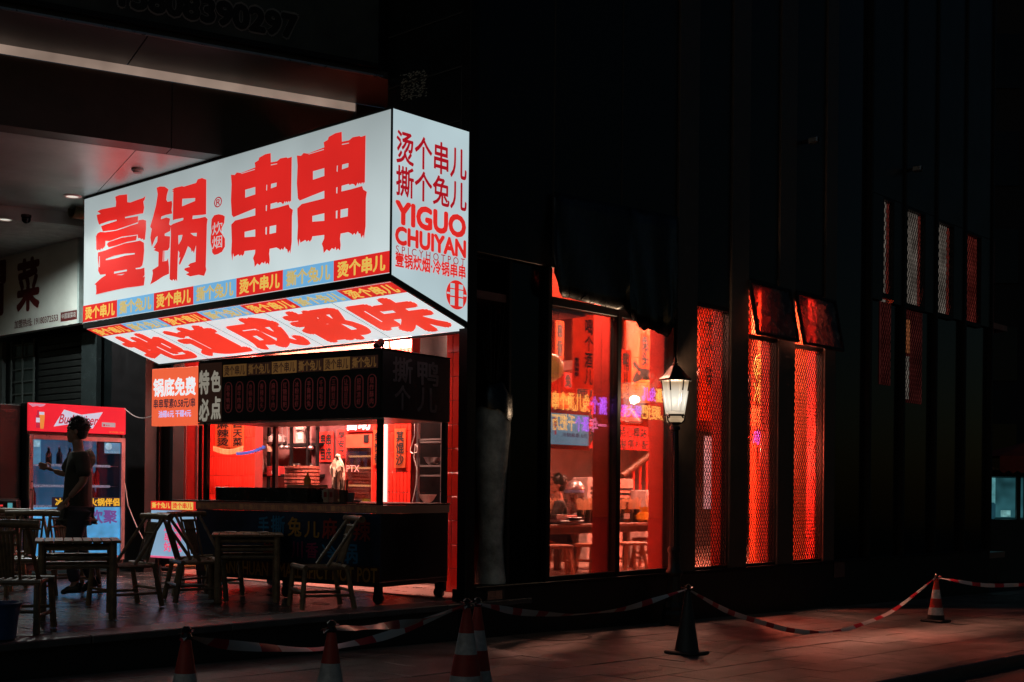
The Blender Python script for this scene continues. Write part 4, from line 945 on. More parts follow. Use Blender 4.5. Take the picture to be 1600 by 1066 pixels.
# lit menu stand at the left end of the stall
ms = thing('lit_menu_stand', 'narrow stand with orange lit price board over a pale blue lit panel', 'sign', CF @ Matrix.Translation((XLL, 0, 0)) @ Matrix.Rotation(-math.pi / 2, 4, 'X'))
e_or = emat('price_orange', (.90, .13, .05), .95, var=.06)
yLT = uv(CF, 237, 577)[1]; yLB = uv(CF, 237, 666)[1]
pb = obj('price_board', MB().box(XLL, XL - .006, yLB, yLT, -.09, 0, ch=.004), e_or, ms, CF)
e_lw = emat('letter_white2', (.78, .82, .85), 1.0); e_lb = emat('letter_lilac', (.5, .5, .85), 1.0)
letters(pb, CF, '锅底免费', e_lw, (240, 621), (306.5, 588), bold=.035); letters(pb, CF, '串串荤素0.58元/串', e_ink, (240.5, 639), (305.5, 621), bold=.02); letters(pb, CF, '油碟6元 干碟4元', e_lb, (248, 653), (299, 640), bold=.018)
yl2, yl1 = uv(CF, 238, 796)[1], uv(CF, 238, 783)[1]; xr = uv(CF, 303, 790)[0]
st = obj('lit_strip', MB().box(XLL + .01, xr, yl2, yl1, -.04, .005), e_red, ms, CF); xm = (XLL + xr) / 2
obj('strip_tile', MB().box(xm, xr - .005, yl2 + .004, yl1 - .004, .0055, .007), e_yel, st, CF)
obj('lettering', text_mesh('撕个兔儿', XLL + .03, yl2 + .015, xm - .02, yl1 - .012, z=.009, bold=.025), e_yel, st, CF); obj('lettering', text_mesh('烫个串儿', xm + .02, yl2 + .015, xr - .02, yl1 - .012, z=.009, bold=.025), e_red, st, CF)
e_pale = emat('panel_pale_blue', (.36, .58, .82), .6, var=.2, scale=2); yl0 = uv(CF, 238, 868)[1]
lp = obj('lit_panel', MB().box(XLL + .01, xr - .03, yl0, yl2 - .01, -.06, 0), e_pale, ms, CF)
e_pink = emat('panel_pink', (.85, .12, .25), .9)
obj('lettering', text_mesh('冷锅\n串串\n好吃', XLL + .22, yl0 + .05, XLL + .50, yl0 + .36, z=.004, bold=.03), e_pink, lp, CF)
obj('panel_base', MB().box(XLL + .01, xr - .03, yl0 - .02, yl0 - .001, -.06, .004), e_pink, lp, CF)
for x in (XLL + .03, XL - .03): obj('post', MB().box(x - .02, x + .02, 0.004, yLB, -.08, -.061), m_cart, ms, CF)
# low shelf with small goods under the lit panel
ls = thing('low_goods_rack', 'low wire rack with small orange packets under the lit panel', 'rack', CF @ Matrix.Translation((XLL, 0, 0)) @ Matrix.Rotation(-math.pi / 2, 4, 'X'))
for y in (.05, .13, .21): obj('shelf', MB().box(XLL + .12, XLL + .5, y, y + .012, -.3, -.02), m_steel, ls, CF)
for k in range(4): obj('upright', MB().box(XLL + (.12 if k % 2 else .48), XLL + (.14 if k % 2 else .5), .004, .24, -.3 if k > 1 else -.04, -.28 if k > 1 else -.02), m_steel, ls, CF)
obj('packets', MB().box(XLL + .16, XLL + .46, .222, .25, -.25, -.06, ch=.01), mat('packet_orange', (.7, .28, .05), .5), ls, CF)

# ------------------------------------------------------------------ drinks fridge
LF = 5.53
FF = facing_l(0, LF, 0)
(fx0, _), (fx1, fyt) = uv(FF, 42, 700), uv(FF, 195, 638)
fyb = TZ + .08; fh = uv(FF, 42, 673)[1]
fridge = thing('drinks_fridge', 'tall drinks fridge with glowing red header behind the walking man', 'fridge', BF(fx0, LF, TZ))
m_fb = mat('fridge_body', (.02, .02, .022), .4); DF = .62
obj('cabinet', MB().box(fx0, fx0 + .03, fyb, fyt, -DF, 0, ch=.004).box(fx1 - .03, fx1, fyb, fyt, -DF, 0).box(fx0 + .031, fx1 - .031, fyb, fyt, -DF, -DF + .03).box(fx0 + .031, fx1 - .031, fyb, fyb + .1, -DF + .03, 0).box(fx0 + .031, fx1 - .031, fh - .04, fyt, -DF + .03, -.03), m_fb, fridge, FF)
e_fr = emat('fridge_red', (.80, .018, .035), .92, var=.15, scale=2)
hd = obj('header', MB().box(fx0 + .002, fx1 - .002, fh, fyt, -.02, .03, ch=.004), e_fr, fridge, FF)
FH = FF @ Matrix.Translation((0, 0, .031))
bow = [(463, 360), (605, 130), (840, 200), (1130, 165), (990, 390), (760, 318)]
e_bow = emat('bowtie_white', (.52, .55, .68), .95); e_scr = emat('script_red', (.45, .02, .05), .9)
bw = obj('bowtie_emblem', MB().poly([uv(FH, 30 + x / 8.65, 625 + y / 8.65) for x, y in bow], [], .003), e_bow, hd, FH)
letters(bw, FH, 'Budweiser', e_scr, (91, 662), (153, 650), shear=.35, bold=.015, z=.006)
e_pink2 = emat('pale_pink', (.62, .25, .35), .9); e_amber = emat('amber_print', (.75, .26, .05), .9)
mb = MB(); mb.poly([uv(FH, 30 + x / 8.65, 625 + y / 8.65) for x, y in [(225, 375), (222, 215), (240, 190), (242, 140), (268, 140), (270, 190), (280, 215), (280, 380)]], [], .003); bt = obj('bottle_print', mb, e_scr, hd, FH)
sheet(bt, FH, 'bottle_label', e_bow, (56, 660), (62, 653), z0=.004, z1=.005)
mb = MB(); mb.poly([uv(FH, 30 + x / 8.65, 625 + y / 8.65) for x, y in [(285, 390), (270, 200), (345, 200), (328, 390)]], [], .003); gt = obj('glass_print', mb, e_amber, hd, FH); sheet(gt, FH, 'foam_print', e_bow, (61, 648), (69, 644), z0=.004, z1=.005)
mb = MB(); mb.poly([uv(FH, 30 + x / 8.65, 625 + y / 8.65) for x, y in [(115, 45), (360, 55), (330, 85), (280, 95), (240, 80), (180, 95), (150, 70)]], [], .003); obj('ribbon_print', mb, e_pink2, hd, FH)
bx = sheet(hd, FH, 'label_plate', emat('plate_grey', (.42, .36, .38), .8), (159, 667), (180, 661), z0=.001, z1=.004); sheet(bx, FH, 'label_mark', e_scr, (161, 666), (164, 663), z0=.0045, z1=.006); letters(bx, FH, '● ▲', e_scr, (165.5, 665.8), (171, 664), z=.006)
letters(hd, FH, 'XWJL-24', e_amber, (170, 677), (193, 675), z=.004)
m_door = mat('door_alu', (.55, .42, .45), .3, metal=.8)
dxm = fx1; yd0, yd1 = fyb + .1, fh - .045
dr = obj('door', MB().box(fx0 + .01, fx0 + .06, yd0, yd1, 0, .04, ch=.004).box(fx1 - .06, fx1 - .01, yd0, yd1, 0, .04).box(fx0 + .061, fx1 - .061, yd1 - .05, yd1, 0, .04).box(fx0 + .061, fx1 - .061, yd0, yd0 + .05, 0, .04), m_door, fridge, FF)
obj('door_glass', MB().box(fx0 + .06, fx1 - .06, yd0 + .05, yd1 - .05, .012, .018), glass_mat('fridge_glass', (.8, .87, .95), .7, .02), dr, FF)
obj('handle', MB().tube([FF @ Vector((fx0 + .035, yd0 + .5, .04)), FF @ Vector((fx0 + .035, yd0 + .5, .08)), FF @ Vector((fx0 + .035, yd0 + .85, .08)), FF @ Vector((fx0 + .035, yd0 + .85, .04))], .01, 8), m_steel, dr, I4)
obj('back_glow', MB().box(fx0 + .05, fx1 - .05, yd0, yd1, -DF + .032, -DF + .04), emat('fridge_inside', (.030, .085, .15), .9, var=.4, scale=2), fridge, FF)
ysh = [uv(FF, 60, v)[1] for v in (727, 760, 792, 826)]
for y in ysh:
    s = obj('shelf', MB().box(fx0 + .05, fx1 - .05, y, y + .008, -.5, -.06), m_steel, fridge, FF)
    obj('price_rail', MB().box(fx0 + .05, fx1 - .16, y - .01, y + .02, -.058, -.05), emat('shelf_rail', (.25, .22, .26), .8, var=.8, scale=60), s, FF)
# printed film on the lower door
FD = FF @ Matrix.Translation((0, 0, .0185))
e_film = emat('film_blue', (.05, .28, .55), .9, var=.6, scale=4)
y_a, y_b, y_c = uv(FF, 60, 862)[1], uv(FF, 60, 793)[1], uv(FF, 60, 781)[1]
film = obj('blue_film', MB().box(fx0 + .062, fx1 - .062, yd0 + .052, y_b, .0005, .002), e_film, dr, FD)
obj('lettering', text_mesh('青岛', fx0 + .09, y_b - .13, fx0 + .36, y_b - .02, z=.004, bold=.01), emat('film_cyan', (.12, .45, .7), .9), film, FD)
obj('lettering', text_mesh('欢聚', fx1 - .48, y_b - .20, fx1 - .1, y_b - .03, z=.004, bold=.03), emat('film_purple', (.10, .05, .22), .9), film, FD)
fy = obj('yellow_band', MB().box(fx0 + .3, fx1 - .065, y_b + .002, y_c + .03, .0005, .002), emat('film_dark', (.015, .014, .03), .5), dr, FD)
obj('lettering', text_mesh('冰爽畅饮 火锅伴侣', fx0 + .34, y_b + .012, fx1 - .07, y_c + .02, z=.004, bold=.04), emat('film_yellow', (.60, .38, .03), .9), fy, FD)
e_stk = emat('sticker_blue', (.05, .18, .30), .9, var=.3, scale=10)
s = obj('sticker', MB().box(fx0 + .063, fx0 + .16, yd1 - .34, yd1 - .052, .0005, .002), e_stk, dr, FD); obj('sticker_art', MB().box(fx0 + .075, fx0 + .145, yd1 - .14, yd1 - .065, .0025, .003), emat('sticker_pale', (.2, .4, .5), .9, var=.4, scale=20), s, FD)
s = obj('sticker', MB().box(fx1 - .28, fx1 - .065, yd1 - .19, yd1 - .06, .0005, .002), e_stk, dr, FD); obj('sticker_art', MB().lathe([(.045, .0025), (.045, .004)], 20, Matrix.Translation((fx1 - .225, yd1 - .105, 0))), MATS['sticker_pale'], s, FD); letters(s, FD, '24h ICE COLD', MATS['sticker_pale'], (fx1 - .27, yd1 - .185), (fx1 - .07, yd1 - .165), px=False, z=.004)
for (x, z) in ((fx0 + .06, -.06), (fx1 - .06, -.06), (fx0 + .06, -DF + .06), (fx1 - .06, -DF + .06)): obj('foot', MB().box(x - .03, x + .03, TZ + .002, fyb, z - .03, z + .03), m_fb, fridge, FF)
# a few bottles standing in the fridge
for i, (x, k, c) in enumerate(((.18, 2, (.15, .02, .02)), (.92, 1, (.3, .015, .03)), (.99, 1, (.3, .015, .03)), (.95, 2, (.1, .02, .02)))):
    o = thing('drink_bottle', ['dark bottle at the left of the lowest clear fridge shelf', 'left of two red bottles on the middle fridge shelf', 'right of two red bottles on the middle fridge shelf', 'dark bottle on the lower fridge shelf at the right'][i], 'bottle', FF @ Matrix.Translation((fx0 + x, ysh[k] + .009, -.2)) @ Matrix.Rotation(-math.pi / 2, 4, 'X'))
    obj('bottle', MB().lathe([(.032, 0), (.034, .01), (.034, .14), (.014, .19), (.013, .24), (.015, .245)], 14), mat('bottle%d' % i, c, .15), o, smooth=True); obj('cap', MB().lathe([(.015, .245), (.015, .26)], 10), m_steel, o)
for j, (y, nn) in enumerate(((ysh[0], 'upper'), (ysh[3], 'lowest'))):
    for i in range(7):
        o = thing('drink_bottle', '%s bottle from the left on the %s fridge shelf' % (['first', 'second', 'third', 'fourth', 'fifth', 'sixth', 'seventh'][i], nn), 'bottle', FF @ Matrix.Translation((fx0 + .14 + i * .135, y + .009, -.28)) @ Matrix.Rotation(-math.pi / 2, 4, 'X'), 'bottles on the fridge shelves')
        c = [(.03, .10, .16), (.10, .02, .02), (.02, .05, .03)][(i + j) % 3]; obj('bottle', MB().lathe([(.034, 0), (.036, .01), (.036, .13), (.015, .17), (.014, .2)], 12), mat('shelf_bottle%d' % ((i + j) % 3), c, .2), o, smooth=True); obj('cap', MB().lathe([(.016, .2), (.016, .215)], 10), m_steel, o)
# white cord from the fridge
o = thing('fridge_cord', 'thin white cord from the fridge top to the orange price board', 'cord', WF(on_l(195, 640, LF - .1)))
a, b = on_l(195, 639, LF - .1), CF @ Vector((XLL, uv(CF, 237, 648)[1], -.05))
obj('wire', MB().tube([a.lerp(b, t) - ZV * .07 * math.sin(math.pi * t) for t in [i / 10 for i in range(11)]], .006, 6), m_white_p, o, I4)
o = thing('extension_cord', 'pale cord hanging down beside the fridge', 'cord', WF(on_l(196, 780, LF - .1)))
obj('wire', MB().tube([on_l(u, v, LF - .3) for u, v in ((195, 755), (200, 790), (210, 815), (222, 840), (236, 862))], .006, 6), m_white_p, o, I4)
# grey cabinet left of the fridge
o = thing('grey_cabinet', 'plain grey green cabinet standing left of the drinks fridge', 'cabinet', BF(fx0 - .45, LF + .1, TZ))
yk = uv(facing_l(0, LF + .1, 0), 20, 632)[1]
obj('body', MB().box(.02, .42, 0, .5, .05, yk - TZ, ch=.006), mat('cabinet_grey', (.016, .02, .019), .45), o); obj('door', MB().box(.04, .40, -.015, -.002, .1, yk - TZ - .06, ch=.003), mat('cabinet_door', (.02, .026, .025), .4), o)
obj('plinth', MB().box(.03, .41, .02, .48, 0.003, .05), m_fb, o)

# ------------------------------------------------------------------ bamboo tables and chairs
def make_table(label, M, size=.66, ht=.64, slat_dir=0):
    t = thing('bamboo_table', label, 'table', M, 'bamboo tables on the terrace'); s = size / 2
    n = 9
    for i in range(n):
        a = -s + size * i / n; obj('top_slat', MB().box(a + .002, a + size / n - .002, -s, s, ht - .022, ht - random.uniform(0, .002), ch=.004), m_bamboo, t)
    for sx in (-1, 1):
        for sy in (-1, 1): obj('leg', MB().tube([(sx * (s - .06), sy * (s - .06), 0.001), (sx * (s - .06), sy * (s - .06), ht - .024)], [.034, .03], 10), m_bamboo, t)
    for sx in (-1, 1):
        for z in (ht - .06, ht - .14, ht - .21):
            obj('rail', MB().tube([(sx * (s - .06), -s + .07, z), (sx * (s - .06), s - .07, z)], .016, 8), m_bamboo, t); obj('rail', MB().tube([(-s + .07, sx * (s - .06), z - .004), (s - .07, sx * (s - .06), z - .004)], .016, 8), m_bamboo, t)
    return t
def make_chair(label, M):
    """low folding bamboo chair, sitter faces -y"""
    c = thing('bamboo_chair', label, 'chair', M, 'bamboo chairs on the terrace')
    w, d, h = .21, .19, .37
    for i in range(7): obj('seat_slat', MB().tube([(-w + .02 + i * .063, -d, h - .004), (-w + .02 + i * .063, d, h - .008)], .017, 6), m_bamboo, c)
    obj('seat_rail', MB().tube([(-w - .03, -d, h), (w + .03, -d, h)], .026, 8), m_bamboo, c); obj('seat_rail', MB().tube([(-w - .03, d, h), (w + .03, d, h)], .024, 8), m_bamboo, c)
    for s in (-1, 1):
        obj('leg', MB().tube([(s * (w + .02), -d - .03, 0.001), (s * w, -d, h)], [.026, .021], 8), m_bamboo, c); obj('leg', MB().tube([(s * (w + .02), d + .07, 0.001), (s * w, d, h)], [.026, .021], 8), m_bamboo, c)
        obj('stretcher', MB().tube([(s * w, -d - .02, .12), (s * w, d + .05, .12)], .014, 6), m_bamboo, c)
        obj('back_post', MB().tube([(s * (w - .03), .02, h + .01), (s * (w - .045), d + .12, .80)], [.017, .015], 8), m_bamboo, c)
        obj('back_rod', MB().tube([(s * .09, d - .01, h + .01), (s * .10, d + .115, .79)], .011, 6), m_bamboo, c)
    for y in (-d - .02, d + .04): obj('stretcher', MB().tube([(-w, y, .16), (w, y, .16)], .014, 6), m_bamboo, c)
    a, b = Vector((0, d + .005, h + .02)), Vector((0, d + .10, .74))
    for i in range(5):
        x = -.06 + i * .03; obj('splat', MB().tube([a + Vector((x * .7, 0, .02)), b + Vector((x, 0, 0))], .0135, 6), m_bamboo, c)
    obj('splat_band', MB().tube([b.lerp(a, .25) + Vector((-.085, -.012, 0)), b.lerp(a, .25) + Vector((.085, -.012, 0))], .012, 6), m_bamboo, c); obj('splat_band', MB().tube([b + Vector((-.1, 0, 0)), b + Vector((.1, 0, 0))], .014, 6), m_bamboo, c)
    obj('top_rail', MB().tube([(-w - .05, d + .125, .80), (-.02, d + .13, .805), (w + .05, d + .125, .80)], .031, 10), m_bamboo, c, smooth=True)
    return c
def tp(u, v, yaw): return Matrix.Translation(on_z(u, v, TZ + .006)) @ Matrix.Rotation(math.radians(yaw), 4, 'Z')
tA = make_table('bamboo table in front of the walking man, at the left', tp(120, 964, 20))
tB = copy_tree(tA, tp(386, 938, 12), 'bamboo table in front of the food stall counter')
c0 = make_chair('bamboo chair at the right of the left table, back leaning right', tp(192, 947, -46))
CH = [(308, 938, 118, 'bamboo chair with its back to the left table, facing the stall table'),
      (328, 931, 62, 'bamboo chair half hidden behind the stall table at its left'),
      (499, 949, -66, 'lone bamboo chair at the right of the stall table, before the blue counter front'),
      (108, 925, 40, 'bamboo chair with its top rail just below the walking man'),
      (38, 935, 8, 'bamboo chair in the second row at the left picture edge'),
      (22, 985, 186, 'nearest bamboo chair cut off by the left picture edge'),
      (-8, 922, 4, 'farthest bamboo chair at the left picture edge, only its rail end showing')]
for u, v, yaw, lab in CH: copy_tree(c0, tp(u, v, yaw), lab)
# scraps and small dishes on the stall table
for i, (dx, dy, lab) in enumerate(((-.16, .02, 'saucer at the left of the stall table top'), (.14, -.04, 'saucer at the right of the stall table top'))):
    M = WM[tB] @ Matrix.Translation((dx, dy, .641)); o = thing('saucer', lab, 'saucer', M, 'saucers on the stall table')
    obj('dish', MB().lathe([(.03, 0), (.055, .012), (.058, .014), (.05, .01), (.02, .005)], 18), m_white_p, o, smooth=True)
for i in range(5):
    a = random.uniform(0, 3); q = Vector((-.24 + i * .12, random.uniform(-.2, .2), .648)); d = Vector((math.cos(a), math.sin(a), 0)) * .11
    tag(obj('skewer_stick', MB().tube([-d, d], .003, 5), mat('stick_wood', (.55, .38, .22), .6), None, WM[tB] @ Matrix.Translation(q)), '%s of the thin skewer sticks lying loose on the stall table' % ['leftmost', 'second from the left', 'middle one', 'second from the right', 'rightmost'][i], 'stick', 'loose skewer sticks')
# blue bucket
p = on_z(-4, 1000, TZ + .006); o = thing('blue_bucket', 'blue plastic bucket at the left edge of the terrace', 'bucket', WF(p)); m_bk = mat('bucket_blue', (.02, .07, .2), .35)
obj('bucket', MB().lathe([(.10, 0), (.12, .01), (.15, .25), (.165, .25), (.165, .262), (.145, .262), (.11, .02)], 24), m_bk, o, smooth=True); obj('handle', MB().tube([(.155 * math.cos(t), .02, .25 - .10 * math.sin(t)) for t in [math.pi * k / 12 for k in range(13)]], .005, 6), m_steel, o)
# black cooker on a side table at the left edge
p = on_z(10, 905, TZ + .006); st_ = thing('side_table', 'small black side table under the cooker at the left edge', 'table', WF(p, .3)); obj('top', MB().box(-.4, .2, -.25, .25, .72, .75, ch=.006), m_wood, st_)
for sx in (-.36, .16):
    for sy in (-.21, .21): obj('leg', MB().box(sx - .02, sx + .02, sy - .02, sy + .02, 0, .72), m_wood, st_)
o = thing('black_cooker', 'black electric cooker with small lit display at the left edge', 'cooker', WF(p + ZV * .751, .3)); obj('body', MB().box(-.3, .14, -.17, .17, .01, .17, ch=.03), m_black_p, o); obj('display', MB().box(.02, .07, -.173, -.17, .06, .12), emat('display_cyan', (.1, .4, .45), .7), o); obj('indicator', MB().box(-.06, -.03, -.173, -.17, .08, .1), emat('indicator_red', (.8, .05, .05), .8), o)
obj('base', MB().box(-.28, .12, -.15, .15, 0, .01), m_black_p, o)
# ------------------------------------------------------------------ people
m_skin = mat('skin', (.36, .20, .14), .55, var=.1); m_hair = mat('black_hair', (.008, .007, .007), .45, bump=.6, bscale=120)
def skin_mesh(J, E, root, name='body', sub=1):
    names = list(J); idx = {n: i for i, n in enumerate(names)}
    me = bpy.data.meshes.new(name); me.from_pydata([tuple(J[n][0]) for n in names], [(idx[a], idx[b]) for a, b in E], [])
    o = bpy.data.objects.new(name, me); COL.objects.link(o)
    md = o.modifiers.new('s', 'SKIN'); md.use_smooth_shade = True
    for n in names:
        sv = me.skin_vertices[0].data[idx[n]]; r = J[n][1]; sv.radius = r if isinstance(r, tuple) else (r, r); sv.use_root = n == root
    ss = o.modifiers.new('u', 'SUBSURF'); ss.levels = sub; ss.render_levels = sub
    dg = bpy.context.evaluated_depsgraph_get(); dg.update()
    m2 = bpy.data.meshes.new_from_object(o.evaluated_get(dg)); bpy.data.objects.remove(o); bpy.data.meshes.remove(me)
    return m2
def mesh_join(meshes, voxel, name):
    bm = bmesh.new()
    for m in meshes: bm.from_mesh(m)
    me = bpy.data.meshes.new(name); bm.to_mesh(me); bm.free()
    o = bpy.data.objects.new(name, me); COL.objects.link(o)
    if voxel:
        md = o.modifiers.new('r', 'REMESH'); md.mode = 'VOXEL'; md.voxel_size = voxel; md.use_smooth_shade = True
        s = o.modifiers.new('sm', 'SMOOTH'); s.factor = .5; s.iterations = 3
    dg = bpy.context.evaluated_depsgraph_get(); dg.update()
    m2 = bpy.data.meshes.new_from_object(o.evaluated_get(dg)); bpy.data.objects.remove(o)
    for p in m2.polygons: p.use_smooth = True
    return m2
def head_mesh(c, fwd, up=ZV, s=1.0):
    """skull, jaw, nose, brow, lips and ears as closed lumps that the remesh welds into one"""
    f = fwd.normalized(); sd = up.cross(f).normalized(); u = f.cross(sd)
    M = Matrix(((f.x, sd.x, u.x, c.x), (f.y, sd.y, u.y, c.y), (f.z, sd.z, u.z, c.z), (0, 0, 0, 1))) @ Matrix.Scale(s, 4)
    mb = MB(); L = MB()
    L.sphere((-.012, 0, .03), .098, .076, .088, 18, 12); L.sphere((.022, 0, -.035), .066, .058, .078, 16, 12); L.sphere((.058, 0, -.092), .024, .026, .022)
    L.sphere((.082, 0, -.022), .022, .014, .014); L.sphere((.074, 0, .0), .014, .010, .03); L.sphere((.072, 0, .032), .02, .055, .014); L.sphere((.077, 0, -.058), .013, .024, .008); L.sphere((.073, 0, -.07), .012, .02, .008)
    for q in (-1, 1): L.sphere((-.012, q * .077, -.005), .018, .009, .032); L.sphere((.05, q * .04, -.02), .022, .02, .022)
    mb.add([M @ p for p in L.v], L.f); return mb.mesh('head'), M
def hand_mesh(w, d, palm_n, s=1.0, curl=.5):
    """palm with five curled fingers; d points from wrist to knuckles"""
    d = d.normalized(); n = palm_n.normalized(); t = d.cross(n).normalized(); out = []
    palm = {'a': (w, .022 * s), 'b': (w + d * .05 * s, (.034 * s, .018 * s)), 'c': (w + d * .085 * s, (.034 * s, .014 * s))}
    out.append(skin_mesh(palm, [('a', 'b'), ('b', 'c')], 'a'))
    for k, L in enumerate((.068, .078, .073, .056)):
        b0 = w + d * .085 * s + t * (k - 1.5) * .019 * s; ang = curl; p1 = b0 + (d * math.cos(ang * .5) + n * math.sin(ang * .5)) * L * .45 * s; p2 = p1 + (d * math.cos(ang) + n * math.sin(ang)) * L * .33 * s; p3 = p2 + (d * math.cos(ang * 1.6) + n * math.sin(ang * 1.6)) * L * .25 * s
        out.append(skin_mesh({'a': (b0 - d * .02 * s, .0095 * s), 'b': (p1, .009 * s), 'c': (p2, .0082 * s), 'd': (p3, .007 * s)}, [('a', 'b'), ('b', 'c'), ('c', 'd')], 'a'))
    th = w + d * .03 * s - t * .028 * s; out.append(skin_mesh({'a': (th, .013 * s), 'b': (th - t * .02 * s + d * .03 * s + n * .01 * s, .011 * s), 'c': (th - t * .022 * s + d * .06 * s + n * .02 * s, .009 * s)}, [('a', 'b'), ('b', 'c')], 'a'))
    return out
def person(label, J, fwd, hc, mats, hood=True, sleeve=.55):
    base = J['pelvis'][0].copy(); base.z = min(q[0].z for q in J.values())
    root = thing('person', label, 'person', WF(base))
    E = [('pelvis', 'belly'), ('belly', 'chest'), ('chest', 'neck'), ('neck', 'skull')]
    for q in 'nf': E += [('chest', 'sh' + q), ('sh' + q, 'el' + q), ('el' + q, 'wr' + q), ('pelvis', 'hip' + q), ('hip' + q, 'kn' + q), ('kn' + q, 'an' + q), ('an' + q, 'toe' + q)]
    JB = {n: (v[0], tuple(x * .86 for x in v[1]) if isinstance(v[1], tuple) else v[1] * (.9 if n[:2] in ('hi', 'kn', 'sh') else 1)) for n, v in J.items()}
    parts = [skin_mesh(JB, E, 'pelvis', sub=2)]
    hm, HM = head_mesh(hc, fwd); parts.append(hm)
    side = ZV.cross(fwd)
    for q in 'nf':
        d = J['wr' + q][0] - J['el' + q][0]; parts += hand_mesh(J['wr' + q][0], d, (fwd * .4 - side * (1 if q == 'f' else -1)), curl=.45)
    body = mesh_join(parts, .0075, 'body'); body.materials.clear(); body.materials.append(m_skin); link('body', body, root, I4)
    # clothing over the body
    g = lambda n, k: (J[n][0], tuple(x * k for x in J[n][1]) if isinstance(J[n][1], tuple) else J[n][1] * k)
    JK = {n: g(n, 1.36 if n[:2] != 'sh' else 1.25) for n in ('pelvis', 'belly', 'chest', 'shn', 'shf')}; ek = [('pelvis', 'belly'), ('belly', 'chest'), ('chest', 'collar')]
    JK['collar'] = (J['chest'][0].lerp(J['neck'][0], .75), .075)
    hem = J['pelvis'][0] - ZV * .10; JK['hem'] = (hem, tuple(x * 1.5 for x in J['pelvis'][1])); ek.append(('pelvis', 'hem'))
    for q in 'nf':
        JK['sl' + q] = (J['sh' + q][0].lerp(J['el' + q][0], sleeve), .078); JK['cu' + q] = (J['sh' + q][0].lerp(J['el' + q][0], sleeve + .35), .075)
        ek += [('chest', 'sh' + q), ('sh' + q, 'sl' + q), ('sl' + q, 'cu' + q)]
    jk = mesh_join([skin_mesh(JK, ek, 'pelvis', sub=2)], .012, 'jacket'); jk.materials.clear(); jk.materials.append(mats[0]); link('jacket', jk, root, I4)
    JT = {n: g(n, 1.12) for n in ('pelvis', 'hipn', 'hipf', 'knn', 'knf')}; et = []
    for q in 'nf':
        JT['an' + q] = (J['kn' + q][0].lerp(J['an' + q][0], .93), .062); et += [('pelvis', 'hip' + q), ('hip' + q, 'kn' + q), ('kn' + q, 'an' + q)]
    tr = mesh_join([skin_mesh(JT, et, 'pelvis', sub=2)], .012, 'trousers'); tr.materials.clear(); tr.materials.append(mats[1]); link('trousers', tr, root, I4)
    for q in 'nf':
        a, t = J['an' + q][0], J['toe' + q][0]
        s = mesh_join([skin_mesh({'h': (a + (a - t) * .25 - ZV * .03, (.042, .045)), 'a': (a - ZV * .02, (.046, .05)), 'm': (a.lerp(t, .6), (.046, .036)), 't': (t + (t - a) * .25, (.04, .026))}, [('h', 'a'), ('a', 'm'), ('m', 't')], 'a', sub=2)], 0, 'shoe'); s.materials.clear(); s.materials.append(m_black_p); link('shoe', s, root, I4)
    # hair: tousled cap of tufts
    mb = MB(); L = MB(); rnd = random.Random(4)
    L.sphere((-.026, 0, .042), .106, .088, .086, 16, 10); L.sphere((-.055, 0, -.01), .06, .075, .07, 14, 8)
    for k in range(150):
        a = rnd.uniform(0, 6.283); e = rnd.uniform(-.15, 1.5); d = Vector((math.cos(a) * math.cos(e), math.sin(a) * math.cos(e), math.sin(e)))
        if d.x > .55 and d.z < .35: continue
        p = Vector((-.022 + d.x * .098, d.y * .08, .05 + d.z * .08)); t = (d + Vector((rnd.uniform(-.1, .7), rnd.uniform(-.4, .4), rnd.uniform(-.5, .5)))).normalized()
        s = t.cross(d).normalized() * .016 if t.cross(d).length > .05 else Vector((0, .015, 0)); n = d * .012
        L.add([p + s - n, p - s - n, p + n * .8, p + t * rnd.uniform(.02, .036) + d * .004], [(0, 1, 3), (1, 2, 3), (2, 0, 3), (0, 2, 1)])
    mb.add([HM @ p for p in L.v], L.f); obj('hair', mb, m_hair, root, I4)
    for q in (-1, 1): obj('eye', MB().sphere(HM @ Vector((.073, q * .031, .006)), .011), m_black_p, root, I4, smooth=True)
    if hood:
        c = J['neck'][0] - fwd * .055 - ZV * .05; mb = MB(); vs = []; fs = []; n = 14; sdv = side
        for j, (rr, dz, back) in enumerate(((.07, .07, .0), (.105, .05, .0), (.125, .0, .01), (.115, -.06, .02), (.06, -.11, .025))):
            for i in range(n):
                a = math.pi * (i / (n - 1) - .5) * 1.25; vs.append(c + sdv * math.sin(a) * rr - fwd * (math.cos(a) * rr * .75 + back) + ZV * (dz - .03 * (1 - math.cos(a))))
        for j in range(4):
            for i in range(n - 1): fs.append((j * n + i, j * n + i + 1, (j + 1) * n + i + 1, (j + 1) * n + i))
        mb.add(vs, fs); o = obj('hood', mb, mats[2], root, I4, smooth=True); sm = o.modifiers.new('t', 'SOLIDIFY'); sm.thickness = .02
    return root
D = 12.25
def q(u, v, d=D): return at(u, v, d)
fz_ = TZ + .01
def fl(u, v, d, h=.0): p = at(u, v, d); p.z = fz_ + h; return p
J = {'pelvis': (q(120, 796), (.13, .105)), 'belly': (q(122, 765), (.125, .10)), 'chest': (q(122, 728), (.15, .105)), 'neck': (q(123, 705), .05), 'skull': (q(120.5, 685), .062),
     'shn': (q(130, 714, D - .19), .062), 'eln': (q(131, 752, D - .24), .041), 'wrn': (q(108, 778, D - .24), .027), 'shf': (q(117, 714, D + .19), .06), 'elf': (q(101, 742, D + .22), .039), 'wrf': (q(83, 735, D + .16), .026),
     'hipn': (q(123, 806, D - .09), .098), 'knn': (q(110, 866, D - .1), .064), 'ann': (fl(118, 920, D - .1, .09), .044), 'toen': (fl(100, 925, D - .1, .035), .036), 'hipf': (q(118, 806, D + .09), .096), 'knf': (q(128, 864, D + .1), .06), 'anf': (fl(146, 915, D + .1, .13), .042), 'toef': (fl(130, 920, D + .1, .04), .036)}
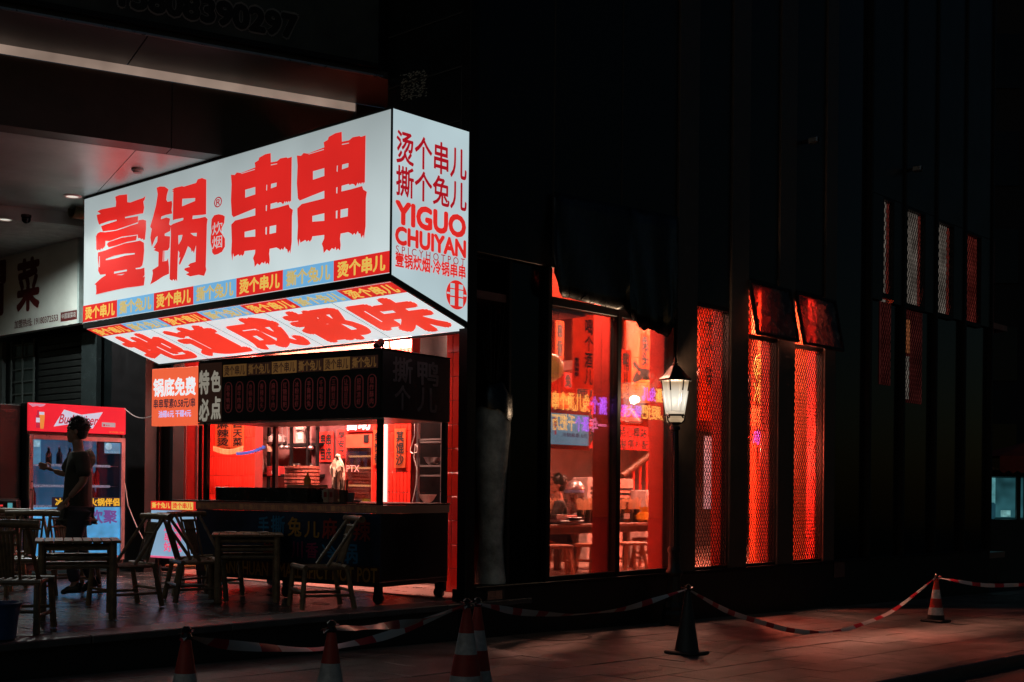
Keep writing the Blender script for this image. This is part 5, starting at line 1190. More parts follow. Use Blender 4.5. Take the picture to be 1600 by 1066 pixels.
FW = Vector((-1, -.12, 0)).normalized()
m_jk = mat('jacket_black', (.045, .043, .032), .75, var=.3, bump=.3, bscale=12); m_olive = mat('hood_olive', (.10, .10, .06), .8, var=.2); m_trs = mat('trousers_dark', (.03, .034, .045), .8, var=.2)
person('young man in dark hooded jacket walking left past the drinks fridge', J, FW, q(119.5, 674), (m_jk, m_trs, m_olive))

# ------------------------------------------------------------------ street lamp
p = on_l(1053, 960, -.24); p.z = gz(rl(p)[0]); sl_ = 1945 / p.y
def lz(v): return (at(1056, v, p.y).z - p.z)
lamp = thing('street_lamp', 'black cast iron street lamp with glowing six sided lantern before the window', 'street lamp', Matrix.Translation(p) @ Matrix.Rotation(-.004, 4, 'Y'))
m_iron = mat('painted_iron', (.012, .014, .014), .38, metal=.3, bump=.2, bscale=60)
z1 = lz(655)
obj('base', MB().lathe([(.15, 0), (.15, .05), (.135, .07), (.14, .12), (.12, .16), (.125, .2), (.10, .26), (.085, .42), (.075, .55)], 10), m_iron, lamp)
obj('collar', MB().lathe([(.08, .54), (.095, .56), (.095, .6), (.07, .63), (.062, .8), (.075, .82), (.075, .85), (.058, .88)], 16), m_iron, lamp, smooth=True)
mb = MB()
nfl = 12; vs = []; fs = []; zs = [.87, 1.1, 1.5, z1 - .12]; rs = [.058, .052, .047, .042]
for z, r in zip(zs, rs):
    for k in range(nfl * 2): a = math.pi * k / nfl; rr = r * (1.0 if k % 2 else .86); vs.append((rr * math.cos(a), rr * math.sin(a), z))
for j in range(3):
    for k in range(nfl * 2): fs.append((j * 24 + k, j * 24 + (k + 1) % 24, (j + 1) * 24 + (k + 1) % 24, (j + 1) * 24 + k))
mb.add(vs, fs); obj('post', mb, m_iron, lamp)
obj('ring', MB().lathe([(.043, z1 - .13), (.06, z1 - .12), (.06, z1 - .09), (.045, z1 - .07), (.05, z1 - .05), (.06, z1 - .02), (.04, z1)], 16), m_iron, lamp, smooth=True)
for k in range(4):
    a = math.pi / 4 + k * math.pi / 2; d = Vector((math.cos(a), math.sin(a), 0))
    pts = [d * x + ZV * z for x, z in ((.045, z1 - .03), (.09, z1 - .05), (.13, z1 - .02), (.14, z1 + .03), (.115, z1 + .05), (.1, z1 + .025), (.115, z1 + .01))]
    obj('scroll', MB().tube(pts, .009, 6), m_iron, lamp)
zl0, zl1, zr, zf = lz(647), lz(596), lz(590), lz(560)
hexa = lambda r, z, off=0: [Vector((r * math.cos(math.pi / 3 * k + off), r * math.sin(math.pi / 3 * k + off), z)) for k in range(6)]
r0, r1 = .095, .155
obj('lantern_floor', MB().lathe([(.04, zl0 - .05), (.11, zl0 - .025), (.115, zl0 - .005)], 6), m_iron, lamp)
A, Bq = hexa(r0, zl0), hexa(r1, zl1)
e_pane = bpy.data.materials.new('lantern_pane'); e_pane.use_nodes = True; nt = e_pane.node_tree; bs_ = nt.nodes['Principled BSDF']; bs_.inputs['Base Color'].default_value = (0, 0, 0, 1); bs_.inputs['Roughness'].default_value = .3; bs_.inputs['Specular IOR Level'].default_value = .05
tc = nt.nodes.new('ShaderNodeTexCoord'); vm = nt.nodes.new('ShaderNodeVectorMath'); vm.operation = 'DISTANCE'; vm.inputs[1].default_value = (0, 0, zl0 + (zl1 - zl0) * .42)
mpz = nt.nodes.new('ShaderNodeMapping'); mpz.inputs['Scale'].default_value = (.55, .55, 1); nt.links.new(tc.outputs['Object'], mpz.inputs[0]); nt.links.new(mpz.outputs[0], vm.inputs[0])
cr = nt.nodes.new('ShaderNodeValToRGB'); cr.color_ramp.elements[0].position = .06; cr.color_ramp.elements[0].color = (1.0, .93, .78, 1); cr.color_ramp.elements[1].position = .2; cr.color_ramp.elements[1].color = (.50, .34, .20, 1)
nt.links.new(vm.outputs['Value'], cr.inputs[0]); nt.links.new(cr.outputs[0], bs_.inputs['Emission Color']); bs_.inputs['Emission Strength'].default_value = .95
trp = nt.nodes.new('ShaderNodeBsdfTransparent'); mxp = nt.nodes.new('ShaderNodeMixShader'); mxp.inputs[0].default_value = .8; nt.links.new(trp.outputs[0], mxp.inputs[1]); nt.links.new(bs_.outputs[0], mxp.inputs[2]); nt.links.new(mxp.outputs[0], nt.nodes['Material Output'].inputs[0])
for k in range(6):
    a, b, c, d = A[k], A[(k + 1) % 6], Bq[(k + 1) % 6], Bq[k]
    obj('lantern_pane', MB().add([a, b, c, d, a * .96 + ZV * 0, b * .96, c * .96, d * .96], [(0, 1, 2, 3), (7, 6, 5, 4)]), e_pane, lamp)
    obj('glazing_bar', MB().tube([a * 1.01, d * 1.01], .009, 6), m_iron, lamp)
    # pierced frieze above the panes
    mb = MB()
    for t in range(5):
        x0, x1 = t / 5, (t + .55) / 5; P = lambda x, z: (d.lerp(c, x)) * 1.012 + ZV * z
        mb.add([P(x0, -.035), P(x1, -.035), P((x0 + x1) / 2 + .06, 0), P((x0 + x1) / 2 - .02, 0)], [(0, 1, 2, 3)])
    obj('frieze', mb, m_iron, lamp); obj('top_bar', MB().tube([d * 1.012, c * 1.012], .009, 6), m_iron, lamp); obj('bottom_bar', MB().tube([a * 1.012, b * 1.012], .009, 6), m_iron, lamp)
obj('roof', MB().lathe([(.19, zl1 + .004), (.185, zl1 + .025), (.14, zl1 + .06), (.09, zl1 + .12), (.05, zl1 + .17), (.035, zl1 + .175)], 6), m_iron, lamp)
obj('finial', MB().lathe([(.03, zl1 + .17), (.03, zl1 + .2), (.014, zl1 + .215), (.022, zl1 + .235), (.006, zf + .02)], 10), m_iron, lamp, smooth=True)
L = bpy.data.lights.new('lantern_bulb', 'POINT'); L.energy = 420; L.color = (1, .66, .4); L.shadow_soft_size = .05
lb = link('bulb', L, lamp, WM[lamp] @ Matrix.Translation((0, 0, (zl0 + zl1) / 2)))

# ------------------------------------------------------------------ traffic cones and barrier tape
m_cr = mat('cone_red', (.42, .035, .02), .5, var=.2); m_cw = mat('cone_white', (.55, .55, .53), .45, var=.25, scale=20); m_cd = mat('cone_dark', (.022, .026, .024), .55, var=.3); m_rub = mat('rubber_base', (.012, .012, .012), .8)
def cone(label, u, v, tip_v, kind='banded'):
    """v: pixel row of the base; the tip row fixes the height"""
    p = on_ground(u, v); h = at(u, tip_v, p.y).z - p.z
    o = thing('traffic_cone', label, 'traffic cone', FR(p, (RV - ZV * SLOPE), LV), 'traffic cones along the tape'); b = h * .27
    obj('base_plate', MB().box(-b, b, -b, b, 0.002, .03, ch=.012), m_rub if kind != 'dark' else m_cd, o)
    r = lambda t: (h * .2) * (1 - t) + .022 * t
    if kind == 'dark': obj('cone', MB().lathe([(r(0), .03), (r(0) * .96, .04), (r(.97), h * .97), (.02, h)], 24), m_cd, o, smooth=True)
    else:
        cuts = [(0, .12, m_rub), (.12, .30, m_cw), (.30, .52, m_cr), (.52, .74, m_cw), (.74, 1.0, m_cr)]
        for t0, t1, m in cuts: obj('band', MB().lathe([(r(t0), .03 + (h - .03) * t0), (r(t1), .03 + (h - .03) * t1)], 24), m, o, smooth=True)
    tp_ = obj('tip', MB().lathe([(.024, h), (.03, h + .01), (.018, h + .03), (.026, h + .045), (.01, h + .06)], 12), m_black_p, o)
    return o, p + ZV * (h + .02)
c1, q1 = cone('banded cone at the lower left, only its tip in frame', 285, 1212, 999)
c2, q2 = cone('banded cone left of the doubled pair, nearest the picture bottom centre', 513, 1182, 988)
c3, q3 = cone('front one of the doubled pair of banded cones', 726, 1107, 950)
c4, q4 = cone('rear one of the doubled pair of banded cones', 743, 1096, 948)
c5, q5 = cone('plain dark cone standing beside the street lamp', 1073, 1022, 924, 'dark')
c6, q6 = cone('banded cone at the far right of the pavement', 1462, 972, 905)
m_tape = bpy.data.materials.new('barrier_tape'); m_tape.use_nodes = True; nt = m_tape.node_tree; b_ = nt.nodes['Principled BSDF']; b_.inputs['Roughness'].default_value = .35
uvn = nt.nodes.new('ShaderNodeUVMap'); sx = nt.nodes.new('ShaderNodeSeparateXYZ'); nt.links.new(uvn.outputs[0], sx.inputs[0])
fr_ = nt.nodes.new('ShaderNodeMath'); fr_.operation = 'FRACT'; nt.links.new(sx.outputs[0], fr_.inputs[0]); gt_ = nt.nodes.new('ShaderNodeMath'); gt_.operation = 'GREATER_THAN'; gt_.inputs[1].default_value = .62; nt.links.new(fr_.outputs[0], gt_.inputs[0])
nz = nt.nodes.new('ShaderNodeTexNoise'); nz.inputs['Scale'].default_value = 30; mxc = nt.nodes.new('ShaderNodeMix'); mxc.data_type = 'RGBA'; mxc.inputs[6].default_value = (.58, .57, .55, 1); mxc.inputs[7].default_value = (.48, .02, .035, 1); nt.links.new(gt_.outputs[0], mxc.inputs[0]); nt.links.new(mxc.outputs[2], b_.inputs['Base Color'])
bpn = nt.nodes.new('ShaderNodeBump'); bpn.inputs['Strength'].default_value = .5; nt.links.new(nz.outputs[0], bpn.inputs['Height']); nt.links.new(bpn.outputs[0], b_.inputs['Normal'])
def tape(label, pts, w=.05, twist=2.5, seed=0):
    rnd = random.Random(seed); P = []
    for i in range(len(pts) - 1):
        for k in range(14): 
            t = k / 14; a, b = pts[i], pts[i + 1]; P.append(a.lerp(b, t))
    P.append(pts[-1]); P = [Vector(x) for x in P]
    for _ in range(14): P = [P[0]] + [(P[i - 1] + P[i] * 2 + P[i + 1]) / 4 for i in range(1, len(P) - 1)] + [P[-1]]
    me = bpy.data.meshes.new('tape'); vs = []; fs = []; us = []; acc = 0
    for i, x in enumerate(P):
        if i: acc += (x - P[i - 1]).length
        d = (P[min(i + 1, len(P) - 1)] - P[max(i - 1, 0)]).normalized(); n = d.cross(ZV).normalized(); up = n.cross(d); t = i / (len(P) - 1)
        ang = .5 * math.sin(twist * math.pi * t + seed) + .9 * math.sin(1.7 * twist * t + seed * 2); ww = w * (.25 + .75 * min(1, 6 * t, 6 * (1 - t))) * .5
        s = up * math.cos(ang) + n * math.sin(ang); g = n * .004
        vs += [x + s * ww, x + g, x - s * ww]; us += [acc / .42] * 3
    for i in range(len(P) - 1):
        for k in range(2): fs.append((i * 3 + k, i * 3 + k + 1, i * 3 + k + 4, i * 3 + k + 3))
    me.from_pydata([tuple(v) for v in vs], [], fs); ul = me.uv_layers.new(name='UVMap')
    for lp in me.loops: ul.data[lp.index].uv = (us[lp.vertex_index], (lp.vertex_index % 3) / 2)
    me.materials.append(m_tape)
    for pl in me.polygons: pl.use_smooth = True
    o = thing('barrier_tape', label, 'barrier tape', WF(pts[0])); link('strip', me, o, I4)
    for e in (pts[0], pts[-1]):
        kb = MB()
        for k in range(5):
            a = rnd.uniform(0, 6.3); d = Vector((math.cos(a), math.sin(a), rnd.uniform(-.9, .6))).normalized() * rnd.uniform(.03, .07); s = d.cross(ZV).normalized() * .018
            kb.add([e + s * .3, e - s * .3, e + d * .6 - s + ZV * .01, e + d, e + d * .6 + s], [(0, 1, 2, 3, 4)])
        kn = kb.mesh('knot'); kn.materials.append(m_tape); kn.uv_layers.new(name='UVMap'); link('knot', kn, o, I4)
    return o
def mid(a, b, t, u, v): p = a.lerp(b, t); return at(u, v, p.y)
tape('red and white tape between the lower left cone and the doubled cones', [q1, mid(q1, q3, .18, 350, 1008), mid(q1, q3, .5, 495, 1017), mid(q1, q3, .75, 600, 996), q3], seed=1)
tape('red and white tape from the bottom centre cone to the doubled cones', [q2, mid(q2, q3, .3, 580, 981), mid(q2, q3, .65, 655, 972), q3], seed=2)
tape('red and white tape sagging between the doubled cones and the dark cone', [q4, mid(q4, q5, .25, 810, 957), mid(q4, q5, .5, 890, 962), mid(q4, q5, .75, 980, 952), q5], seed=3)
tape('red and white tape sagging to the ground between dark cone and far cone', [q5, mid(q5, q6, .25, 1140, 958), mid(q5, q6, .48, 1230, 985), mid(q5, q6, .6, 1300, 992), mid(q5, q6, .8, 1390, 960), q6], seed=4)
q7 = at(1640, 912, q6.y + 1.0)
tape('red and white tape running off the right edge from the far cone', [q6, mid(q6, q7, .5, 1540, 916), q7], seed=5)
o = thing('tape_post', 'thin dark post holding the tape beyond the right edge', 'post', WF(on_ground(1640, 975) + Vector((0, 0, 0)))); hp = WM[o].translation
obj('post', MB().tube([hp, Vector((q7.x, q7.y, q7.z + .02))], .02, 8), m_iron, o, I4)

# ------------------------------------------------------------------ inside the restaurant
fl_z = .40
def ip(u, v, l): return on_l(u, v, l)
def dining_table(label, r, l, w, d, ht, M=None):
    t = thing('dining_table', label, 'table', BF(r, l, fl_z), 'dining tables behind the window')
    obj('top', MB().box(0, w, 0, d, ht - .04, ht, ch=.006), m_wood, t); obj('apron', MB().box(.06, w - .06, .05, .07, ht - .12, ht - .042).box(.06, w - .06, d - .07, d - .05, ht - .12, ht - .042), m_wood, t)
    for x in (.04, w - .12):
        for y in (.03, d - .11): obj('leg', MB().box(x, x + .08, y, y + .08, 0.002, ht - .042, ch=.006), m_wood, t)
    return t
def tabletop(u, l, z): 
    p = ip(u, 800, l); p.z = z; return p
tz = fl_z + .62
rA0, rA1 = rl(ip(852, 820, 1.35))[0], rl(ip(936, 820, 1.35))[0]; rB0, rB1 = rl(ip(962, 818, 1.35))[0], rl(ip(1046, 818, 1.35))[0]
dt1 = dining_table('dark wooden dining table behind the left window pane', rA0, 1.35, rA1 - rA0 + .15, .8, .62)
dt2 = dining_table('dark wooden dining table behind the right window pane', rB0, 1.35, rB1 - rB0 + .1, .8, .62)
m_tub = mat('black_tub', (.015, .013, .013), .4); m_stk = tile_vary(mat('skewer_wood', (.8, .55, .34), .6, var=.2), .2)
def tub(label, p, n=16, hh=.17, rr=.055):
    o = thing('skewer_tub', label, 'tub', WF(p), 'tubs of skewers on the dining tables')
    obj('tub', MB().lathe([(rr * .85, 0.001), (rr, hh), (rr * .92, hh), (rr * .8, .01)], 14), m_tub, o, smooth=True)
    for k in range(n):
        a = random.uniform(0, 6.3); t = random.uniform(.2, .9); b = Vector((math.cos(a) * rr * t * .6, math.sin(a) * rr * t * .6, .03)); e = Vector((math.cos(a) * rr * t * 1.7, math.sin(a) * rr * t * 1.7, hh + random.uniform(.10, .16)))
        obj('skewer', MB().tube([b, e], .0062, 5), m_stk, o)
names = ['first', 'second', 'third', 'fourth', 'fifth', 'sixth']
for i, u in enumerate((864, 874, 908, 917, 926, 935)): tub('%s skewer tub from the left behind the left window pane' % names[i], tabletop(u, 1.75 if i < 2 else 1.5, tz))
for i, u in enumerate((972, 983, 994, 1018, 1028, 1038)): tub('%s skewer tub from the left behind the right window pane' % names[i], tabletop(u, 1.6, tz))
# hot plate, cloths and packets on the left table
p = tabletop(890, 1.45, tz); o = thing('tabletop_cooker', 'flat black cooker with tray on the left dining table', 'cooker', WF(p, YAW)); obj('body', MB().box(-.3, .14, -.12, .12, 0, .05, ch=.015), m_black_p, o); obj('tray', MB().lathe([(.10, .052), (.16, .08), (.155, .085), (.1, .06)], 24), m_steel, o, smooth=True); obj('packet', MB().box(-.1, .1, -.05, .06, .086, .105, ch=.008), m_redwall, o)
# dispenser with dome lid
p = tabletop(897, 2.05, tz); o = thing('drink_dispenser', 'clear drink dispenser with shiny dome lid behind the skewer tubs', 'dispenser', WF(p))
obj('tank', MB().lathe([(.13, .03), (.135, .05), (.135, .42), (.125, .42), (.12, .05)], 24), glass_mat('clear_plastic', (.85, .8, .8), 1.6, .06, .7), o, smooth=True); obj('lid', MB().lathe([(.14, .42), (.14, .44), (.12, .49), (.07, .53), (.02, .545), (.02, .56), (.008, .575)], 24), m_steel, o, smooth=True); obj('base', MB().lathe([(.13, 0.001), (.13, .03)], 24), m_black_p, o); obj('core', MB().lathe([(.05, .04), (.05, .36)], 14), mat('core_red', (.4, .08, .08), .4), o); obj('ring', MB().lathe([(.137, .38), (.139, .40), (.137, .415)], 24, capb=False, capt=False), mat('ring_blue', (.15, .25, .5), .4), o)
# yellow bag
p = tabletop(1008, 1.45, tz); o = thing('yellow_bag', 'crumpled yellow plastic bag on the right dining table', 'bag', WF(p)); mb = MB(); n = 16; vs = []; fs = []
rnd = random.Random(3)
for j, (r, z) in enumerate(((.07, 0), (.11, .03), (.11, .08), (.08, .12), (.04, .14), (.06, .17), (.075, .2))):
    for i in range(n): a = 2 * math.pi * i / n; k = 1 + rnd.uniform(-.18, .18); vs.append((r * k * math.cos(a), r * k * math.sin(a), z + rnd.uniform(-.012, .012) * (j > 0)))
for j in range(6):
    for i in range(n): fs.append((j * n + i, j * n + (i + 1) % n, (j + 1) * n + (i + 1) % n, (j + 1) * n + i))
mb.add(vs, fs + [tuple(range(n))]); obj('bag', mb, mat('yellow_film', (.85, .42, .03), .35), o)
# stools
m_stool = mat('stool_wood', (.30, .11, .05), .5, var=.3, scale=8)
def stool(label, p, yaw):
    o = thing('wooden_stool', label, 'stool', WF(p, yaw), 'stools at the dining tables'); obj('seat', MB().box(-.17, .17, -.13, .13, .36, .40, ch=.01), m_stool, o)
    for sx in (-1, 1):
        for sy in (-1, 1): obj('leg', MB().tube([(sx * .17, sy * .14, 0.002), (sx * .12, sy * .09, .36)], [.026, .03], 4), m_stool, o)
        obj('rail', MB().tube([(sx * .14, -.11, .2), (sx * .14, .11, .2)], .016, 6), m_stool, o)
for i, (u, l, yw, lab) in enumerate(((870, 1.0, .2, 'wooden stool at the left edge of the lit window'), (925, 1.0, .9, 'wooden stool in front of the red column in the window'), (985, 0.95, .5, 'wooden stool left of centre behind the right pane'), (1008, 1.7, 1.1, 'wooden stool under the right dining table'))):
    p = ip(u, 880, l); p.z = fl_z + .002; stool(lab, p, yw)
# appliances
def appliance(name, label, cat, u0, v0, u1, v1, l, m, dz=.3, slats=True):
    r0, r1 = rl(ip(u0, v1, l))[0], rl(ip(u1, v1, l))[0]; z1 = ip(u0, v0, l).z; o = thing(name, label, cat, BF(r0, l, fl_z)); h = z1 - fl_z
    obj('body', MB().box(0, r1 - r0, 0, dz, 0.002, h, ch=.012), m, o)
    if slats:
        for k in range(4): obj('vent', MB().box((r1 - r0) * .15, (r1 - r0) * .95, -.004, -.001, h * .86 - k * .07, h * .86 - k * .07 + .035), m_black_p, o)
    return o
appliance('air_cooler', 'white air cooler with dark vents behind the left pane', 'appliance', 919, 746, 944, 800, 2.9, mat('cooler_grey', (.4, .36, .34), .5))
appliance('air_cooler', 'pale pink lit cooler with grille behind the right pane', 'appliance', 964, 748, 990, 800, 2.6, mat('pale_appliance', (.38, .26, .22), .5))
appliance('chest_box', 'white storage chest at the foot of the staircase', 'chest', 1011, 766, 1042, 800, 2.3, MATS['cooler_grey'], slats=False)
# staircase with handrail
stw = thing('staircase', 'red staircase railing rising behind the right window pane', 'staircase', WF(ip(1000, 780, 3.0)))
A_, B_ = ip(972, 744, 3.0), ip(1042, 692, 3.0)
obj('handrail', MB().tube([A_, B_], .045, 10), m_wood, stw, I4)
for i in range(6):
    t = i / 5; x = ip(990 + 52 * t, 765, 3.0); top = A_.lerp(B_, min(1, .25 + .75 * t)) if i < 5 else B_
    t2 = Vector((x.x, x.y, ip(990 + 52 * t, 744 - 42 * (t + .25) if t < .7 else 700, 3.0).z)); b2 = Vector((x.x, x.y, fl_z + .3 + .5 * t)); obj('baluster', MB().tube([b2, t2], .016, 6), m_redwall, stw, I4)
obj('lower_rail', MB().tube([ip(982, 738, 2.98), ip(1016, 712, 2.98), ip(1016, 640, 2.98)], .02, 8), m_redwall, stw, I4)
for i in range(6): x = ip(975 + 13 * i, 800, 3.1); r_, l_, z_ = rl(x); obj('step', MB().box(0, .34, 0, .9, fl_z, fl_z + .17 * (i + 1)), m_greywall, stw, BF(r_, 3.1, 0))
# banners and boards
poster('hanging_banner', 'long orange banner reading downwards behind the left window pane', 895, 488, 944, 606, .55, m_paper_o, '喝\n个\n酒\n儿', bold=.03, plane='l', cat='banner', pad=.36)
poster('banner_note', 'narrow dark vertical words at the left edge of the orange banner', 896.5, 556, 906, 590, .545, m_paper_o, '壹\n锅\n串\n串', bold=.04, plane='l', cat='banner')
poster('hanging_banner', 'orange banner with duck characters behind the right pane', 969, 545, 987, 612, 1.2, m_paper_o, '鸭\n儿', bold=.03, plane='l', cat='banner', pad=.2)
poster('hanging_banner', 'orange banner behind the first lattice window', 1093, 478, 1124, 656, .5, m_paper_o, '大\n个\n味\n儿', bold=.02, plane='l', cat='banner', pad=.3)
poster('wall_sign', 'upper of two red calligraphy boards by the stairs', 966, 664, 1013, 684, 2.4, m_paper_r, '点心椰站', bold=.02, plane='l', pad=.05)
poster('wall_sign', 'lower of two red calligraphy boards by the stairs', 966, 684, 1016, 702, 2.38, m_paper_r, '易搭扑配', bold=.02, plane='l', pad=.05)
poster('wall_sign', 'dark character board hanging far behind the orange banner', 882, 582, 894, 606, 2.2, m_paper_r, '兔', bold=.04, plane='l', pad=.05)
poster('wall_sign', 'orange board with black characters under the long banner', 900, 604, 938, 622, 1.6, m_paper_o, '师儿', bold=.04, plane='l', pad=.05)
poster('wall_characters', 'big black brush characters on the red upper wall', 985, 558, 1052, 605, 2.84, m_orwall, '冰粉', bold=.06, plane='l', pad=.04)
b1 = thing('lit_menu_screen', 'pale blue lit menu board with red frame behind the left neon', 'menu board', WF(ip(890, 690, .7)))
FN = facing_l(0, .7, 0); (xa, ya), (xb, yb) = uv(FN, 852, 692), uv(FN, 920, 648); ya = uv(FN, 862, 694)[1]; yb = uv(FN, 862, 645)[1]
obj('frame', MB().box(xa - .03, xb + .03, ya - .05, yb + .05, -.06, -.003), m_redwall, b1, FN); sc_ = obj('screen', MB().box(xa, xb, ya, yb, -.002, .004), emat('screen_blue', (.30, .55, .72), .9, var=.15, scale=3), b1, FN)
letters(sc_, FN, '冷锅串串 6元', emat('screen_ink', (.12, .04, .12), .8), (878, 683), (917, 678), z=.006, bold=.02); letters(sc_, FN, '签签\n菜', e_red, (864, 680), (871, 652), z=.006, bold=.05)
b2 = thing('drinks_poster', 'pale bluish lit panel low in the first lattice window', 'panel', WF(ip(1112, 790, 2.2))); FN2 = facing_l(0, 2.2, 0); obj('panel', MB().box(uv(FN2, 1103, 740)[0], uv(FN2, 1122, 740)[0], uv(FN2, 1110, 795)[1], uv(FN2, 1110, 682)[1], -.03, 0), emat('panel_cool', (.40, .45, .55), .8, var=.4, scale=3), b2, FN2)
for (u0, v0, u1, v1, l, t, lab) in ((1000, 520, 1016, 575, 2.5, '兔\n头', 'short orange banner high above the round lantern'), (868, 500, 882, 560, 2.6, '串\n香', 'orange banner hanging deep inside left of the long banner'), (1022, 505, 1036, 560, 1.6, '酒\n菜', 'orange banner just left of the right red column'), (912, 628, 934, 700, 3.2, '火\n锅', 'red wall banner low behind the left neon sign')):
    poster('hanging_banner', lab, u0, v0, u1, v1, l, m_paper_o if l < 3 else m_paper_r, t, bold=.04, plane='l', cat='banner', pad=.15)
for i, (u, l, z, lab, c) in enumerate(((941, 1.5, tz, 'dark green beer bottle by the red column on the left table', (.02, .08, .03)), (980, 1.42, tz, 'brown beer bottle at the left of the right table', (.12, .04, .01)), (1024, 1.42, tz, 'green beer bottle beside the yellow bag', (.02, .1, .03)))):
    o = thing('beer_bottle', lab, 'bottle', WF(tabletop(u, l, z))); obj('glass', MB().lathe([(.033, 0.001), (.035, .01), (.035, .15), (.014, .2), (.013, .26), (.015, .265)], 14), mat('beer%d' % i, c, .12), o, smooth=True); obj('label', MB().lathe([(.0355, .05), (.0355, .12)], 14, capb=False, capt=False), m_white_p, o)
dt3 = dining_table('far dining table against the back of the room', rl(ip(884, 800, 3.1))[0], 3.1, 1.6, .7, .62)
for i in range(4): q_ = BF(0, 0, 0) @ Vector((rl(ip(884, 800, 3.1))[0] + .2 + i * .36, 3.35, tz)); tub('%s skewer tub from the left on the far dining table' % names[i], q_)
for (u, l, n, lab) in ((879, 1.42, 4, 'stack of white bowls at the left of the left dining table'), (1006, 1.85, 5, 'stack of white bowls behind the yellow bag'), (931, 1.95, 3, 'stack of white bowls beside the dispenser')):
    o = thing('bowl_stack', lab, 'bowls', WF(tabletop(u, l, tz + .001)))
    for k in range(n): obj('bowl', MB().lathe([(.03, k * .02), (.06, .03 + k * .02), (.07, .055 + k * .02), (.065, .055 + k * .02), (.03, .008 + k * .02)], 18), m_white_p, o, smooth=True)
for (u, lab) in ((1018, 'teapot of dull steel on the right dining table'), (903, 'teapot of dull steel on the left dining table')):
    o = thing('teapot', lab, 'teapot', WF(tabletop(u, 1.8, tz + .001), .6)); obj('pot', MB().lathe([(.05, 0), (.075, .03), (.07, .09), (.045, .12), (.02, .125), (.012, .145)], 18), m_steel, o, smooth=True); obj('spout', MB().tube([(.06, 0, .05), (.1, 0, .08), (.115, 0, .115)], [.014, .01, .008], 8), m_steel, o); obj('handle', MB().tube([(-.06, 0, .1), (-.105, 0, .09), (-.1, 0, .045), (-.07, 0, .03)], .007, 6), m_steel, o)
# lanterns
e_lan = emat('lantern_orange', (.95, .28, .05), .75, var=.2, scale=4)
for (u, v, l, s, lab) in ((878, 628, 3.3, .15, 'small orange lantern deep inside left of the menu board'), (921, 545, 3.0, .17, 'orange lantern high behind the long orange banner'), (1034, 586, 2.6, .17, 'orange lantern beside the right red column'), (1008, 612, 2.2, .2, 'round orange paper lantern behind the right neon sign'), (853, 575, .7, .2, 'orange paper lantern cut off by the left window jamb')):
    p = ip(u, v, l); o = thing('paper_lantern', lab, 'lantern', WF(p), 'paper lanterns'); obj('shade', MB().lathe([(s * .35, -s * .8), (s * .8, -s * .55), (s, -.05), (s, .05), (s * .8, s * .55), (s * .35, s * .8)], 20), e_lan, o, smooth=True); obj('cord', MB().tube([(0, 0, s * .8), (0, 0, CE - p.z)], .004, 5), m_black_p, o)
    for k in range(6): z = -s * .6 + k * s * .24; rr = s * math.sqrt(max(.1, 1 - (z / s) ** 2)); obj('rib', MB().lathe([(rr * .98, z - .003), (rr * 1.01, z), (rr * .98, z + .003)], 20, capb=False, capt=False), m_redwall, o)
# pendant lamp with red cone shade
p = ip(980, 640, 1.6); o = thing('pendant_lamp', 'red cone pendant lamp with bright bulb left of the stairs', 'pendant lamp', WF(p)); obj('shade', MB().lathe([(.19, -.16), (.15, -.08), (.05, .02), (.04, .05)], 24, capb=False), m_redwall, o, smooth=True); obj('bulb', MB().sphere((0, 0, -.1), .06), emat('bulb_warm', (1, .8, .6), 1.6), o, smooth=True); obj('cord', MB().tube([(0, 0, .05), (0, 0, CE - p.z)], .004, 5), m_black_p, o)
# neon signs hanging in the window, read from inside
N_y = emat('neon_yellow', (1, .50, .10), 3.6); N_o = emat('neon_orange', (1, .22, .06), 3.4); N_p = emat('neon_purple', (.55, .12, 1), 3.6); N_k = emat('neon_pink', (1, .2, .42), 3.2)
FNe = facing_l(0, .14, 0)
def neon(label, rowsd):
    o = thing('neon_sign', label, 'neon sign', WF(ip(rowsd[0][2][0], rowsd[0][2][1], .14)), 'neon signs in the window')
    for s, m, a, b in rowsd: letters(o, FNe, s, m, a, b, name='neon_tube', outline=.019, mirror=True, z=.0)
    x0 = min(uv(FNe, *a)[0] for _, _, a, b in rowsd); x1 = max(uv(FNe, *b)[0] for _, _, a, b in rowsd); y1 = max(uv(FNe, *b)[1] for _, _, a, b in rowsd)
    for x in (x0 + .1, x1 - .1): obj('wire', MB().tube([FNe @ Vector((x, y1 - .02, -.01)), FNe @ Vector((x, 3.3, -.01))], .003, 5), m_black_p, o, I4)
neon('yellow and purple neon sign behind the left window pane', [('兔儿烫个串', N_y, (863, 640), (922, 616)), ('撕个', N_p, (923, 647), (949, 621)), ('千把万', N_y, (863, 672), (899, 648)), ('涨个', N_p, (899, 674), (921, 651)), ('一年', N_k, (921, 675), (948, 654))])
neon('orange purple and yellow neon sign behind the right window pane', [('麻辣烫', N_o, (971, 623), (1004, 602)), ('兔儿', N_p, (1004, 626), (1025, 606)), ('吃撕', N_y, (1025, 629), (1047, 609)), ('锅大亮', N_p, (971, 651), (1003, 634)), ('几眼把', N_y, (1003, 655), (1047, 636))])
FN3 = facing_l(0, .93, 0)
o = thing('neon_sign', 'round neon emblem with small coloured neon words in the second lattice window', 'neon sign', WF(ip(1181, 575, .93))); cc = uv(FN3, 1187, 575); rr = .17
obj('neon_tube', MB().tube([FN3 @ Vector((cc[0] + rr * math.cos(t), cc[1] + rr * 1.1 * math.sin(t), .02)) for t in [2 * math.pi * k / 32 for k in range(33)]], .008, 6), N_y, o, I4)
